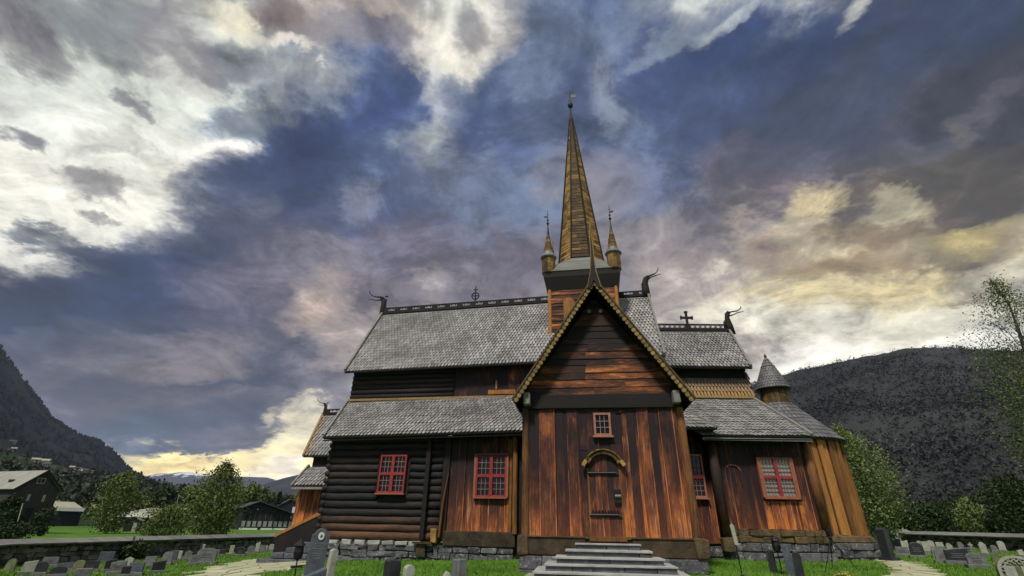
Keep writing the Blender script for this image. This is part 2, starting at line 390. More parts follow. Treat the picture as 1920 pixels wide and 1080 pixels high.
def boards_v(mb, F, x0, x1, n, z0, z1, w=.3, tintf=None, th=.035, lip=True, holes=()):
    """upright boards, each its own island, every second one proud; z1 may be a function of x"""
    x = x0; k = 0
    while x < x1-.02:
        ww = min(w*random.uniform(.75, 1.25), x1-x)
        if x1-(x+ww) < .1: ww = x1-x
        t = tintf((x+ww/2-x0)/(x1-x0)) if tintf else .3
        off = -.028*(k % 2)-random.uniform(0, .01)
        segs = [(z0, z1)]
        for hx0, hx1, hz0, hz1 in holes:
            if x+ww > hx0 and x < hx1:
                segs = [(z0, hz0), (hz1, z1)]
        for a, b in segs:
            mb.box(F, x+.004, x+ww-.004, n+off, n+off+th, a+random.uniform(-.01, .01), b, t)
            if lip and random.random() < .85:
                mb.box(F, x+ww-.032, x+ww-.008, n+off-.018, n+off, a, b, t+.45)
        x += ww; k += 1
def boards_h(mb, F, z0, z1, n, xf, h=.22, tintf=None, th=.03):
    z = z0; k = 0
    while z < z1-.03:
        hh = min(h*random.uniform(.8, 1.2), z1-z)
        a, b = xf(z); a2, b2 = xf(z+hh)
        cuts = [0, 1] if b-a < 2 else [0, random.uniform(.3, .7), 1]
        for i in range(len(cuts)-1):
            t = tintf((z+hh/2-z0)/(z1-z0), (cuts[i]+cuts[i+1])/2) if tintf else .3
            u0, u1 = cuts[i], cuts[i+1]
            off = -random.uniform(0, .02)
            vs = [F(a+(b-a)*u0+.003, n+off-.02, z), F(a+(b-a)*u1-.003, n+off-.02, z), F(a2+(b2-a2)*u1-.003, n+off, z+hh-.004), F(a2+(b2-a2)*u0+.003, n+off, z+hh-.004)]
            vs += [F(a+(b-a)*u0, n+th, z), F(a+(b-a)*u1, n+th, z), F(a2+(b2-a2)*u1, n+th, z+hh), F(a2+(b2-a2)*u0, n+th, z+hh)]
            mb.add(vs, [(0, 1, 2, 3), (0, 4, 5, 1), (1, 5, 6, 2), (2, 6, 7, 3), (3, 7, 4, 0)], t)
        z += hh; k += 1
def stones(mb, F, x0, x1, n0, n1, z0, z1, courses, wmin=.35, wmax=.9, jit=.015, gap=.012):
    hs = (z1-z0)/courses
    for c in range(courses):
        x = x0
        while x < x1-.02:
            w = min(random.uniform(wmin, wmax), x1-x)
            if x1-(x+w) < wmin*.4: w = x1-x
            mb.box(F, x+gap, x+w-gap, n0+random.uniform(-.05, .02), n1, z0+c*hs+gap, z0+(c+1)*hs-gap*.3, 0, jit)
            x += w
def bx(name, mat, parent, F, *a, bevel=0, t=0.):
    m = MB(); m.box(F, *a, t); return m.build(name, mat, parent, bevel=bevel)

# ================================================================== THE CHURCH
T = FR((0.2, 16, 0), 7.6)      # gabled transept
N = FR((-6.9, 21.2, 0), 10)    # nave
C = FR((6.5, 19.7, 0), 1)      # chancel
church = root('stave_church', (2.5, 20, .4), 'tall dark timber stave church with grey shingled roofs, steep front gable and slender spire', 'church')

def sub(mb, name, mat, parent, **k): return mb.build(name, mat, parent, **k)

# --- foundations
m = MB()
stones(m, T, .12, 5.42, -.12, .5, .1, .82, 2, .5, 1.1)
m.box(T, .3, 5.3, .1, 2.2, .1, .80)
m.build('transept_foundation', 'stone', church, bevel=.025)
m = MB()
stones(m, N, -.75, 4.4, -.12, .5, .05, .45, 1, .5, 1.3, .05); stones(m, N, -.75, 4.4, -.14, .5, .44, .86, 2, .25, .9, .04)
bl = MB()
for i in range(9):                                                   # big pale blocks under the logs
    x = -.6+i*.55
    bl.box(N, x, x+.44+random.uniform(-.05, .06), -.18, .35, .84, .99, 0, .025)
bl.build('bearing_stones', 'tread', church, bevel=.02)
m.box(N, -.7, 7.2, .0, .45, -.1, .95)
stones(m, N, 4.4, 7.25, -.12, .5, .2, .84, 3, .25, .8, .025)
m.build('nave_foundation', 'stone', church, bevel=.022)
m = MB()
stones(m, C, -.6, 1.5, .25, 1.0, .3, 1.02, 2, .3, .8, .02)
stones(m, C, 1.5, 5.35, -.12, .5, .5, .86, 1, .5, 1.2, .02)
stones(m, C, 1.5, 5.35, -.10, .5, .88, 1.15, 1, .35, .75, .02)
m.build('chancel_foundation', 'stone', church, bevel=.022)
AC = C(6.05, 3.0, 0)
m = MB()
for cse in range(3):
    k = 14
    for i in range(k):
        a0 = 2*pi*(i+cse*.37)/k; a1 = a0+2*pi/k-.02; z0 = .45+cse*.25; z1 = z0+.235
        rr = 2.42+random.uniform(-.05, .08)
        vs = []
        for z in (z0, z1):
            for r, a in ((rr, a0), (rr, a1), (1.9, a1), (1.9, a0)): vs.append(AC+Vector((r*cos(a), r*sin(a), z+random.uniform(-.02, .02))))
        m.add(vs, [(0, 3, 2, 1), (4, 5, 6, 7), (0, 1, 5, 4), (1, 2, 6, 5), (2, 3, 7, 6), (3, 0, 4, 7)])
m.build('apse_foundation', 'stone', church, bevel=.03)

# --- transept
m = MB()
m.box(T, .3, 2.1, -.06, .2, .83, 1.30, 0, .01); m.box(T, 3.42, 5.18, -.06, .2, .83, 1.30, 0, .01)
m.box(T, 2.1, 3.42, -.03, .2, .83, 1.28)
m.build('transept_skirt', 'sill_wood', church, bevel=.02)
m = MB(); m.box(T, .3, 2.25, -.10, .1, 1.30, 1.335); m.box(T, 3.2, 5.2, -.10, .1, 1.30, 1.335)
m.build('skirt_board', 'barge', church)
m = MB(); m.box(T, 2.2, 3.28, -.14, .15, 1.215, 1.335, .15, .01)
m.build('threshold', 'orange_board', church, bevel=.015)
each('corner_block', 'moss_skirt', church, [lambda m: m.box(T, .08, .42, -.16, .25, .82, 1.36, 0, .03), lambda m: m.box(T, 5.14, 5.50, -.20, .25, .80, 1.34, 0, .04)], bevel=.05)
m = MB()
def tt(u):
    return .02+.10*random.random()+(.36*sstep(.5, .78, u)) + (.12 if random.random() < .2 else 0)
def lowfade(mb, F, n, x0, x1, z0, z1, tl, tr): pass
boards_v(m, T, .42, 5.16, 0, 1.335, 5.03, .40, tt, holes=((2.26, 3.22, 1.3, 3.74), (2.5, 3.08, 4.15, 4.9)))
boards_v(m, T, .42, 5.16, .014, 1.335, 5.03, .30, lambda u: .1+.1*random.random(), th=.012, lip=False)
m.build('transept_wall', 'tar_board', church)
m = MB(); m.box(T, .5, 5.1, .06, .16, 1.3, 5.03)
m.box(T, .3, .4, .1, 5.5, .8, 5.3); m.box(T, 5.2, 5.3, .1, 5.5, .8, 5.3)
m.build('transept_frame', 'dark_wood', church)
each('corner_post', 'post', church, [lambda m: m.tube([T(.33, .0, 1.3), T(.33, .0, 5.05)], [.12, .11], 12, .35), lambda m: m.tube([T(5.25, .0, 1.3), T(5.25, .0, 5.05)], [.13, .11], 12, .55)])
m = MB()
m.box(T, .28, 5.32, -.12, .2, 5.03, 5.49, -.15); 
m.build('gable_beam', 'dark_wood', church, bevel=.02)
for x in (.30, 5.04):
    each('bracket', 'grey_barge', church, [lambda m: m.box(T, x, x+.2, -.42, .2, 5.12, 5.5, .1, .01)], bevel=.02)
m = MB()
apx, apz = 2.8, 9.05
def gx(z):
    t = (z-5.49)/(apz-5.49); return (lerp(.22, apx, t), lerp(5.38, apx, t))
def gt(v, u):
    q = exp(-((v-.15)/.22)**2)*exp(-((u-.55)/.33)**2)
    return -.22+.75*q+.25*random.random()*(.3+q)+.12*exp(-((v-.45)/.15)**2)
boards_h(m, T, 5.5, apz-.12, .0, gx, .23, gt)
m.build('gable_boarding', 'tar_board_h', church)
for x in (2.60, 3.0):
    each('gable_disc', 'grey_barge', church, [lambda m: m.extrude(T, [(x+.065*cos(q*pi/6), 8.47+.065*sin(q*pi/6)) for q in range(12)], -.07, -.01)])
# roof over the transept
m = MB()
A_ = (2.80, 9.50); L_ = (-.02, 5.25); R_ = (5.62, 5.20)
for (ex, ez), flip in ((L_, 0), (R_, 1)):
    e0, e1 = T(ex, -.48, ez), T(ex, 8, ez); t0, t1 = T(A_[0], -.48, A_[1]), T(A_[0], 8, A_[1])
    if flip: shingle_patch(m, e0, e1, t0, t1, .2, .28)
    else: shingle_patch(m, e1, e0, t1, t0, .2, .28)
m.build('transept_roof', 'shingle', church)
m = MB()
for (ex, ez) in (L_, R_):
    a = T(ex, -.47, ez-.05); b = T(A_[0], -.47, A_[1]-.05)
    m.slab(*((a, b, T(A_[0], 1.2, A_[1]-.05), T(ex, 1.2, ez-.05)) if ex < 2 else (T(ex, 1.2, ez-.05), T(A_[0], 1.2, A_[1]-.05), b, a)), .05, -.1)
m.build('eave_lining', 'dark_wood', church)
for (ex, ez), s_ in ((L_, -1), (R_, 1)):
    m = MB()
    a = Vector((ex+s_*.04, ez-.03)); b = Vector((A_[0], A_[1]+.05)); d = (b-a).normalized(); nn = Vector((d.y, -d.x))*s_   # outward normal is -nn
    inn = Vector((-d.y, d.x)) if s_ > 0 else Vector((d.y, -d.x))
    wd = .15
    poly = [a, b, b+inn*wd*.0+Vector((0, -wd*1.6)), a+inn*wd]
    if s_ < 0: poly = [a, a+inn*wd, b+Vector((0, -wd*1.6)), b]
    m.extrude(T, [(p.x, p.y) for p in poly], -.56, -.50, .35)
    L = (b-a).length; k = int(L/.16)
    for i in range(k):
        c = a+d*(L*(i+.5)/k)+inn*(wd*.75)
        pts = [(c.x+.072*cos(q*2*pi/10), c.y+.072*sin(q*2*pi/10)) for q in range(10)]
        m.extrude(T, pts, -.60, -.562, .6+random.uniform(-.2, .2))
    m.beam(T(a.x, -.55, a.y+.02), T(b.x, -.55, b.y+.02), .12, .05, .2)
    m.build('bargeboard', 'barge', church)
m = MB()
for i in range(14):
    x = lerp(A_[0]-.34, A_[0], i/13)
m.extrude(T, [(A_[0]-.24, 9.12), (A_[0]-.16, 9.1), (A_[0], 9.42), (A_[0]+.16, 9.1), (A_[0]+.24, 9.12), (A_[0]+.10, 9.75), (A_[0]+.06, 10.3), (A_[0]+.03, 11.2), (A_[0]+.012, 11.85), (A_[0]-.012, 11.85), (A_[0]-.03, 11.2), (A_[0]-.06, 10.3), (A_[0]-.10, 9.75)], -.66, -.61, .3)
m.build('gable_spike', 'dark_wood', church)
m = MB()
for s_ in (-1, 1):
    pts = [T(A_[0]+s_*x, -.66, z) for x, z in ((.24, 9.12), (.10, 9.75), (.06, 10.3), (.03, 11.2), (.012, 11.85))]
    m.tube(pts, .018, 5, .6)
m.build('spike_carving', 'barge', church)

# --- windows
def window(F, x0, x1, z0, z1, n, cross, bars, style='red', rev=.04, cols=3, rows=3, lintel=False):
    g = MB(); g.box(F, x0+.02, x1-.02, n-rev, n+.02, z0+.02, z1-.02)
    w = g.build('window', 'curtain' if style == 'curtain' else 'glass', church)
    fm = 'red' if style == 'red' else ('pinkframe' if style == 'pink' else 'sillp')
    f = MB(); t = .065; no = n-rev-.07
    f.box(F, x0, x0+t, no, n, z0, z1); f.box(F, x1-t, x1, no, n, z0, z1)
    f.box(F, x0+t, x1-t, no, n, z0, z0+t); f.box(F, x0+t, x1-t, no, n, z1-t, z1)
    f.build('frame', fm, w)
    xm = (x0+x1)/2; zm = (z0+z1)/2
    if cross:
        c = MB(); c.box(F, xm-.065, xm+.065, no-.012, n-.045, z0+t, z1-t); c.box(F, x0+t, xm-.065, no-.009, n-.045, zm-.055, zm+.055); c.box(F, xm+.065, x1-t, no-.009, n-.045, zm-.055, zm+.055)
        c.build('cross_bar', 'red', w)
        quads = [(x0+t, xm-.065, z0+t, zm-.055), (xm+.065, x1-t, z0+t, zm-.055), (x0+t, xm-.065, zm+.055, z1-t), (xm+.065, x1-t, zm+.055, z1-t)]
    else: quads = [(x0+t, x1-t, z0+t, z1-t)]
    b = MB()
    for a0, a1, b0, b1 in quads:
        for i in range(1, cols): x = lerp(a0, a1, i/cols); b.box(F, x-.009, x+.009, no+.03, n-.05, b0, b1)
        for i in range(1, rows): z = lerp(b0, b1, i/rows); b.box(F, a0, a1, no+.034, n-.05, z-.009, z+.009)
    b.build('glazing_bars', 'pink', w)
    s = MB(); s.box(F, x0-.05, x1+.05, no-.05, n, z0-.055, z0-.003); s.build('sill', 'pinkframe' if style == 'pink' else 'sillp', w)
    if lintel:
        s = MB(); s.box(F, x0-.09, x1+.09, no-.07, n, z1+.003, z1+.06); s.build('lintel', 'dark_wood', w)
    if lintel == 2:
        each('casing', 'sillp', w, [lambda s: s.box(F, x0-.085, x0-.003, no-.01, n, z0, z1), lambda s: s.box(F, x1+.003, x1+.085, no-.01, n, z0, z1)])
    return w
window(T, 2.52, 3.06, 4.17, 4.88, .0, False, 0, 'pink', cols=3, rows=3, rev=.05)
window(N, 1.72, 2.84, 2.66, 4.10, -.14, True, 0, 'red')
window(N, 5.72, 6.93, 2.55, 4.08, -.03, True, 0, 'red', lintel=2)
window(C, 3.20, 4.42, 2.68, 4.12, -.03, True, 0, 'curtain', cols=4, rows=4, lintel=2)
w_ = window(C, .42, 1.14, 2.65, 4.24, .32, False, 0, 'pink', cols=4, rows=8)
m = MB(); m.box(C, .48, 1.08, .185, .3, 3.33, 3.47); m.build('transom', 'red', w_)

# --- the door
def arch_poly(x0, x1, z0, z1, rise, k=10):
    r = (x1-x0)/2; xm = (x0+x1)/2
    return [(x0, z0), (x1, z0)]+[(xm+r*cos(pi*i/k), z1-rise+rise*sin(pi*i/k)) for i in range(k+1)]
m = MB()
xs = [2.29, 2.47, 2.66, 2.84, 3.02, 3.19]
for i in range(5):
    a, b = xs[i], xs[i+1]
    def zt(x): q = (x-2.74)/.46; return 3.12+.5*sqrt(max(0, 1-q*q))
    poly = [(a+.004, 1.34), (b-.004, 1.34)]+[(lerp(b-.004, a+.004, j/4), zt(lerp(b, a, j/4))) for j in range(5)]
    m.extrude(T, poly, -.04, .02, .22+random.uniform(-.10, .10))
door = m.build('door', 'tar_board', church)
for z, w in ((3.02, .09), (1.86, .09)):
    m = MB(); m.box(T, 2.27, 3.18, -.075, -.045, z, z+w, 0, .01)
    m.tube([T(2.25, -.09, z+w*.5), T(3.1, -.09, z+w*.55)], .028, 6)
    m.build('hinge_strap', 'iron', door)
m = MB()
for i in range(9):
    x = 2.34+i*.09; m.tube([T(x, -.09, 1.95), T(x+.02, -.095, 2.03)], [.012, .03], 5)
m.build('strap_scroll', 'iron', door)
m = MB(); m.box(T, 3.0, 3.2, -.12, -.045, 2.22, 2.62); m.build('lock', 'iron', door, bevel=.01)
m = MB(); m.tube([T(3.02, -.14, 2.42), T(3.19, -.14, 2.42)], .04, 8); m.build('handle', 'capslate', door)
m = MB()
def archbar(mb, F, xm, zc, r0, r1, n0, n1, a0, a1, k, t):
    for i in range(k):
        q0 = a0+(a1-a0)*i/k; q1 = a0+(a1-a0)*(i+1)/k
        poly = [(xm+r0*cos(q0), zc+r0*.95*sin(q0)), (xm+r1*cos(q0), zc+r1*.95*sin(q0)), (xm+r1*cos(q1), zc+r1*.95*sin(q1)), (xm+r0*cos(q1), zc+r0*.95*sin(q1))]
        mb.extrude(F, poly, n0, n1, t+random.uniform(-.25, .25))
archbar(m, T, 2.74, 3.18, .46, .58, -.17, .0, .35, pi-.35, 14, .15)
archbar(m, T, 2.74, 3.18, .58, .615, -.22, .0, .35, pi-.35, 14, .35)
m.build('door_hood', 'ochre_h', church)
for s_ in (-1, 1):
    c = (2.74+s_*.57, 3.33)
    each('hood_bracket', 'ochre_h', church, [lambda m: m.beam(T(c[0]-s_*.05, -.18, c[1]+.09), T(c[0]+s_*.06, -.18, c[1]-.06), .12, .11, .9)])
each('door_jamb', 'orange_board', church, [lambda m: m.box(T, 2.235, 2.287, -.06, .04, 1.34, 3.2, .3), lambda m: m.box(T, 3.195, 3.245, -.06, .04, 1.34, 3.2, .3)])

# --- nave: log part, board part, clerestory
m = MB()
z = .99; k = 0
while z < 4.86:
    r = .150*random.uniform(.90, 1.08)
    tint = .55 if k == 0 else (.36 if k == 1 else (.18 if k == 2 else (-.04+random.uniform(-.16, .12))))
    xl = lerp(-.50, -.66, (z-1)/3.8)
    if 2.5 < z+r < 4.15: segs = ((xl, 1.66), (2.90, 4.35))
    else: segs = ((xl, 4.35),)
    for a, b in segs:
        pts = [N(lerp(a, b, i/8), .045+random.uniform(-.014, .014), z+r+random.uniform(-.014, .014)) for i in range(9)]
        m.tube(pts, [r*random.uniform(.97, 1.02) for _ in range(9)], 14, tint)
    z += 2*r*.93; k += 1
m.build('log_wall', 'log', church, smooth=True)
m = MB(); m.box(N, -.40, 4.4, .0, .15, .95, 4.9); m.build('log_wall_core', 'dark_wood', church)
m = MB(); m.box(N, 1.60, 2.96, -.10, .02, 2.56, 4.2); m.build('window_blocking', 'dark_wood', church)
for xx, nn in ((-.62, -.12),):
    m = MB(); z = 1.0
    while z < 4.8:
        m.tube([N(xx, nn, z+.15), N(xx, .4, z+.15)], [.11, .13], 10, -.1); z += .28
    m.build('log_ends', 'log', church, smooth=True)
m = MB(); m.box(N, 3.66, 3.84, -.28, -.12, 1.05, 4.8, -.05); m.box(N, 4.34, 4.62, -.10, .2, 1.0, 4.85, .05)
m.build('wall_batten', 'dark_wood', church, bevel=.015)
m = MB(); m.tube([N(4.42, -.22, 1.15), N(4.48, -.20, 2.3), N(4.60, -.14, 3.4)], [.05, .045, .02], 7, .1)
m.build('raking_strut', 'orange_board', church)
m = MB(); m.box(N, 4.12, 4.36, -.35, .1, .95, 1.42, .8, .03); m.build('carved_post_foot', 'ochre_h', church, bevel=.03)
m = MB(); m.box(N, 3.45, 4.2, -.4, .1, .92, .99, .1, .01); m.box(N, 3.6, 3.95, -.3, .1, .5, .92); m.build('stone_bench', 'sill_wood', church)
m = MB()
boards_v(m, N, 4.62, 7.0, .0, 1.36, 4.85, .3, lambda u: .02+.34*sstep(.35, .9, u)+.12*random.random(), holes=((5.74, 6.91, 2.5, 4.1),))
boards_v(m, N, 4.62, 7.0, .014, 1.36, 4.85, .3, lambda u: .1, th=.012, lip=False)
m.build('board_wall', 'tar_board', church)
m = MB(); boards_v(m, N, 6.98, 7.14, -.04, 1.36, 4.7, .2, lambda u: .3, lip=False)
m.tube([N(7.28, -.12, 1.3), N(7.28, -.12, 4.75)], .10, 10, .35); m.tube([N(7.28, -.12, 4.42), N(7.28, -.12, 4.5)], .125, 10, .2)
m.build('corner_board', 'orange_board', church)
m = MB(); m.box(N, 4.6, 8.6, .03, .12, .3, 4.95); m.build('board_wall_core', 'dark_wood', church)
m = MB(); m.box(N, 4.56, 7.3, -.16, .2, .85, 1.36, 0, .015); m.build('sill_beam', 'sill_wood', church, bevel=.03)
# west end of the aisle
m = MB(); m.quad(N(-.5, 0, .5), N(-.72, 0, 4.85), N(-1.3, 2.1, 6.9), N(-1.1, 2.1, .5), .1)
m.build('aisle_end_wall', 'dark_wood', church)
ae = [N(-.78, -.62, 4.74), N(7.75, -.62, 4.88), N(-1.38, 2.0, 6.82), N(8.0, 2.0, 6.98)]
m = MB(); shingle_patch(m, *ae, .165, .225, tintf=lambda u, v: .55*random.random() if v > .88 else 0)
m.build('aisle_roof', 'shingle', church)
m = MB(); m.slab(ae[0]-Vector((0, 0, .09)), ae[1]-Vector((0, 0, .09)), N(8, .3, 4.95), N(-.7, .3, 4.86), .04); m.build('eave_lining', 'dark_wood', church)
m = MB()
m.beam(ae[0]+Vector((0, 0, .06)), ae[2]+Vector((0, 0, .08)), .09, .20, .1)
m.build('bargeboard', 'grey_barge', church)
m = MB(); m.box(N, -1.32, 8, 1.86, 1.99, 6.86, 6.96, .7); m.build('flashing_board', 'barge', church)
m = MB()
z = 6.95; k = 0
while z < 8.45:
    r = .13
    m.tube([N(-1.30, 2.08, z+r), N(3.9, 2.08, z+r)], r, 10, -.12+.1*random.random())
    z += .24
m.build('clerestory_logs', 'log', church, smooth=True)
m = MB()
m.box(N, -1.25, 12, 2.1, 2.3, 6.6, 8.6); m.box(N, -1.3, -1.2, 2.1, 7.0, .5, 8.4)
m.extrude(lambda x, n, z: N(n-1.28, x, z), [(1.9, 8.3), (7.3, 8.3), (4.6, 12.4)], 0, .08)
m.build('nave_core_wall', 'dark_wood', church)
m = MB()
boards_v(m, N, 3.95, 8.5, 2.05, 6.96, 8.45, .5, lambda u: .08+.18*random.random(), lip=False)
m.build('clerestory_boards', 'tar_board', church)
m = MB(); m.box(N, 5.6, 6.9, 1.99, 2.04, 7.05, 7.25, .6); m.box(N, 5.95, 6.02, 1.99, 2.04, 7.3, 7.7, .9); m.build('clerestory_batten', 'orange_board', church)
# main roof, both slopes
me_ = [N(-1.5, 1.45, 8.18), N(13.68, 1.45, 8.42), N(-1.55, 4.6, 12.55), N(13.72, 4.6, 12.80)]
mn_ = [N(13.68, 7.75, 8.42), N(-1.5, 7.75, 8.2), me_[3], me_[2]]
m = MB(); shingle_patch(m, *me_, .165, .225); m.slab(mn_[0], mn_[1], mn_[3], mn_[2], .1, 0.)
m.build('nave_roof', 'shingle', church)
for a, b, c in ((me_[0], me_[2], N(-1.5, 7.75, 8.2)), (me_[1], me_[3], mn_[0])):
    m = MB(); m.beam(a+Vector((0, 0, .05)), b+Vector((0, 0, .08)), .10, .26, .1)
    m.beam(c, b, .1, .26); m.build('bargeboard', 'grey_barge', church)
m = MB(); 
m.extrude(lambda x, n, z: N(13.5+n, x, z), [(1.9, 8.3), (7.3, 8.3), (4.6, 12.6)], 0, .08); m.box(N, 13.4, 13.5, 2.0, 7.2, 5, 8.4)
m.build('east_gable_wall', 'dark_wood', church)
def crest(P0, P1, h, step, name, mat='iron', lace=False):
    P0 = Vector(P0); P1 = Vector(P1); L = (P1-P0).length; d = (P1-P0).normalized(); k = max(1, int(L/step))
    m = MB(); up = Vector((0, 0, 1)); sd = d.cross(up).normalized()
    def bar(x0, x1, z0, z1, t=.06):
        a = P0+d*x0; b = P0+d*x1
        vs = [p+sd*s+up*z for z in (z0, z1) for p, s in ((a, t), (b, t), (b, -t), (a, -t))]
        m.add(vs, [(0, 3, 2, 1), (4, 5, 6, 7), (0, 1, 5, 4), (1, 2, 6, 5), (2, 3, 7, 6), (3, 0, 4, 7)])
    bar(0, L, -.05, h*.30, .09); bar(0, L, h*.84, h, .05)
    for i in range(k):
        x = L*i/k; w = L/k
        if not lace:
            bar(x, x+w*.42, h*.301, h*.839, .045)
            c = x+w*.71
            for q in (-1, 1): bar(c+q*w*.15-w*.03, c+q*w*.15+w*.03, h*.62, h*.839, .04)
        else:
            for q in range(3):
                c = x+w*(q+.5)/3
                m.tube([P0+d*(c-w*.14)+up*(h*.33), P0+d*(c+w*.02)+up*(h*.6), P0+d*(c-w*.1)+up*(h*.8)], .028, 5)
                m.tube([P0+d*(c+w*.12)+up*(h*.33), P0+d*(c-w*.03)+up*(h*.55), P0+d*(c+w*.12)+up*(h*.8)], .022, 5)
    return m.build(name, mat, church)
crest(me_[2]+Vector((0, 0, .12)), N(8.3, 4.6, 12.84), .34, .74, 'ridge_crest', 'dark_wood')
crest(N(12.1, 4.6, 12.88), me_[3]+Vector((0, 0, .10)), .30, .62, 'ridge_crest', 'dark_wood')

def dragon(base, dirx, s, name='dragon_head', F=N):
    """carved ridge-end beast: upright neck plank, two long open jaws, mane knobs; dirx +1 looks right"""
    m = MB(); P = lambda x, z: Vector(F(0, 0, 0))*0+base+(F(1, 0, 0)-F(0, 0, 0))*(dirx*x*s)+Vector((0, 0, z*s))
    m.tube([P(-.05, -.25), P(-.02, .25), P(-.02, .6), P(.04, .85), P(.16, .98)], [.17*s, .15*s, .13*s, .13*s, .10*s], 10, .1, flat=.6)
    m.tube([P(.02, .93), P(.20, 1.02), P(.50, 1.05), P(.78, 1.16), P(.95, 1.34), P(1.0, 1.52)], [.11*s, .085*s, .055*s, .045*s, .04*s, .03*s], 8, .1, flat=.6)
    m.tube([P(.05, .82), P(.25, .84), P(.5, .83), P(.75, .89), P(.95, .94)], [.09*s, .055*s, .035*s, .03*s, .02*s], 8, .1, flat=.6)
    for i in range(7):
        z = .1+i*.12
        m.lathe(P(-.17-.02*sin(i), z), [(.001, -.05*s), (.05*s, -.03*s), (.06*s, 0), (.05*s, .04*s), (.001, .06*s)], 7)
    m.tube([P(-.08, 1.0), P(-.2, 1.06), P(-.27, .98)], [.05*s, .04*s, .02*s], 6)
    return m.build(name, 'iron' if False else 'dark_wood', church, smooth=True)
dragon(N(-1.60, 4.6, 12.72), -1, 1.02)
dr = dragon(N(13.62, 4.6, 13.0), 1, 1.05)
def dragon_tall(base, F, s):
    m = MB(); ex = F(1, 0, 0)-F(0, 0, 0)
    P = lambda x, z: base+ex*(x*s)+Vector((0, 0, z*s))
    m.tube([P(0, -.2), P(.0, .3), P(.0, .75), P(.10, 1.1), P(.26, 1.25)], [.26*s, .24*s, .2*s, .17*s, .10*s], 10, .1, flat=.6)
    m.tube([P(.18, 1.2), P(.45, 1.32), P(.7, 1.42), P(.86, 1.60), P(.92, 1.82)], [.10*s, .07*s, .05*s, .04*s, .03*s], 8, .1, flat=.6)
    m.tube([P(.22, 1.05), P(.42, 1.18), P(.72, 1.28), P(1.02, 1.34)], [.09*s, .05*s, .045*s, .025*s], 8, .1, flat=.6)
    for i in range(9): m.lathe(P(-.2+.02*i*(i > 5), .15+i*.11), [(.001, -.06*s), (.06*s, 0), (.001, .06*s)], 7)
    return m.build('dragon_head', 'dark_wood', church, smooth=True)
bpy.data.objects.remove(dr)
dragon_tall(N(13.62, 4.6, 12.95), N, .88)
# ring cross on the nave
m = MB(); bc = N(4.05, 4.6, 12.95)
m.tube([bc, bc+Vector((0, 0, 1.15))], [.05, .03], 8); ex = (N(1, 0, 0)-N(0, 0, 0))
rc = bc+Vector((0, 0, .52))
m.tube([rc+ex*(.21*cos(a*pi/9))+Vector((0, 0, .21*sin(a*pi/9))) for a in range(19)], .035, 6, caps=False)
m.beam(rc-ex*.21, rc+ex*.21, .05, .05); m.beam(rc+ex*-.14+Vector((0, 0, .40)), rc+ex*.14+Vector((0, 0, .40)), .05, .05)
m.build('ring_cross', 'iron', church)

# --- chancel
m = MB()
boards_v(m, C, 1.52, 5.12, .0, 1.60, 4.9, .29, lambda u: -.02+.22*sstep(.45, .8, u)+.14*random.random(), holes=((3.22, 4.40, 2.6, 4.15),))
boards_v(m, C, 1.52, 5.12, .014, 1.60, 4.9, .3, lambda u: -.05, th=.012, lip=False)
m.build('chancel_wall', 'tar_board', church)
m = MB(); boards_v(m, C, 3.1, 4.7, -.035, 1.60, 2.55, .26, lambda u: .42+.15*random.random(), lip=False)
m.build('low_wall_boards', 'tar_board', church)
m = MB(); m.box(C, 1.5, 5.2, .03, .15, 1.1, 4.9); m.box(C, 5.1, 5.2, .1, 5.9, 1.1, 5); m.box(C, -1.2, 1.55, .43, .55, .9, 5.6)
m.build('chancel_core_wall', 'dark_wood', church)
m = MB(); 
x = 1.62
while x < 5.2:
    w = random.uniform(.22, .5)
    for zz in (1.16, 1.38): m.box(C, x, min(5.25, x+w)-.01, -.13+random.uniform(-.03, .03), .2, zz, zz+.215, 0, .03)
    x += w
m.build('chancel_skirt', 'moss_skirt', church, bevel=.03)
m = MB(); boards_v(m, C, -1.2, 1.42, .35, 1.1, 4.95, .3, lambda u: .05+.2*random.random(), holes=((.44, 1.12, 2.6, 4.25),))
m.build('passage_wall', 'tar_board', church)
each('round_post', 'post', church, [lambda m: m.tube([C(1.48, -.12, 1.25), C(1.46, -.12, 4.9)], [.19, .17], 14, .05), lambda m: m.tube([C(5.22, -.02, 1.4), C(5.20, .0, 4.85)], [.17, .15], 14, .5)], smooth=True)
m = MB(); m.box(C, 1.28, 1.68, -.36, .1, .82, 1.34, 0, .05); m.build('post_foot', 'moss_skirt', church, bevel=.05)
m = MB()
archbar(m, C, 2.16, 3.55, .27, .33, -.07, -.03, 0, pi, 12, .35)
m.box(C, 1.83, 1.88, -.06, -.025, 1.8, 3.55, .2); m.box(C, 2.44, 2.49, -.06, -.025, 3.1, 3.55, .4)
m.build('blind_arch', 'tar_board', church)
ce = [C(1.05, -.62, 4.80), C(5.24, -.62, 4.83), C(-.8, 2.0, 6.90), C(4.42, 2.0, 6.92)]
m = MB(); shingle_patch(m, *ce, .165, .225, tintf=lambda u, v: .35*random.random() if v > .9 else 0)
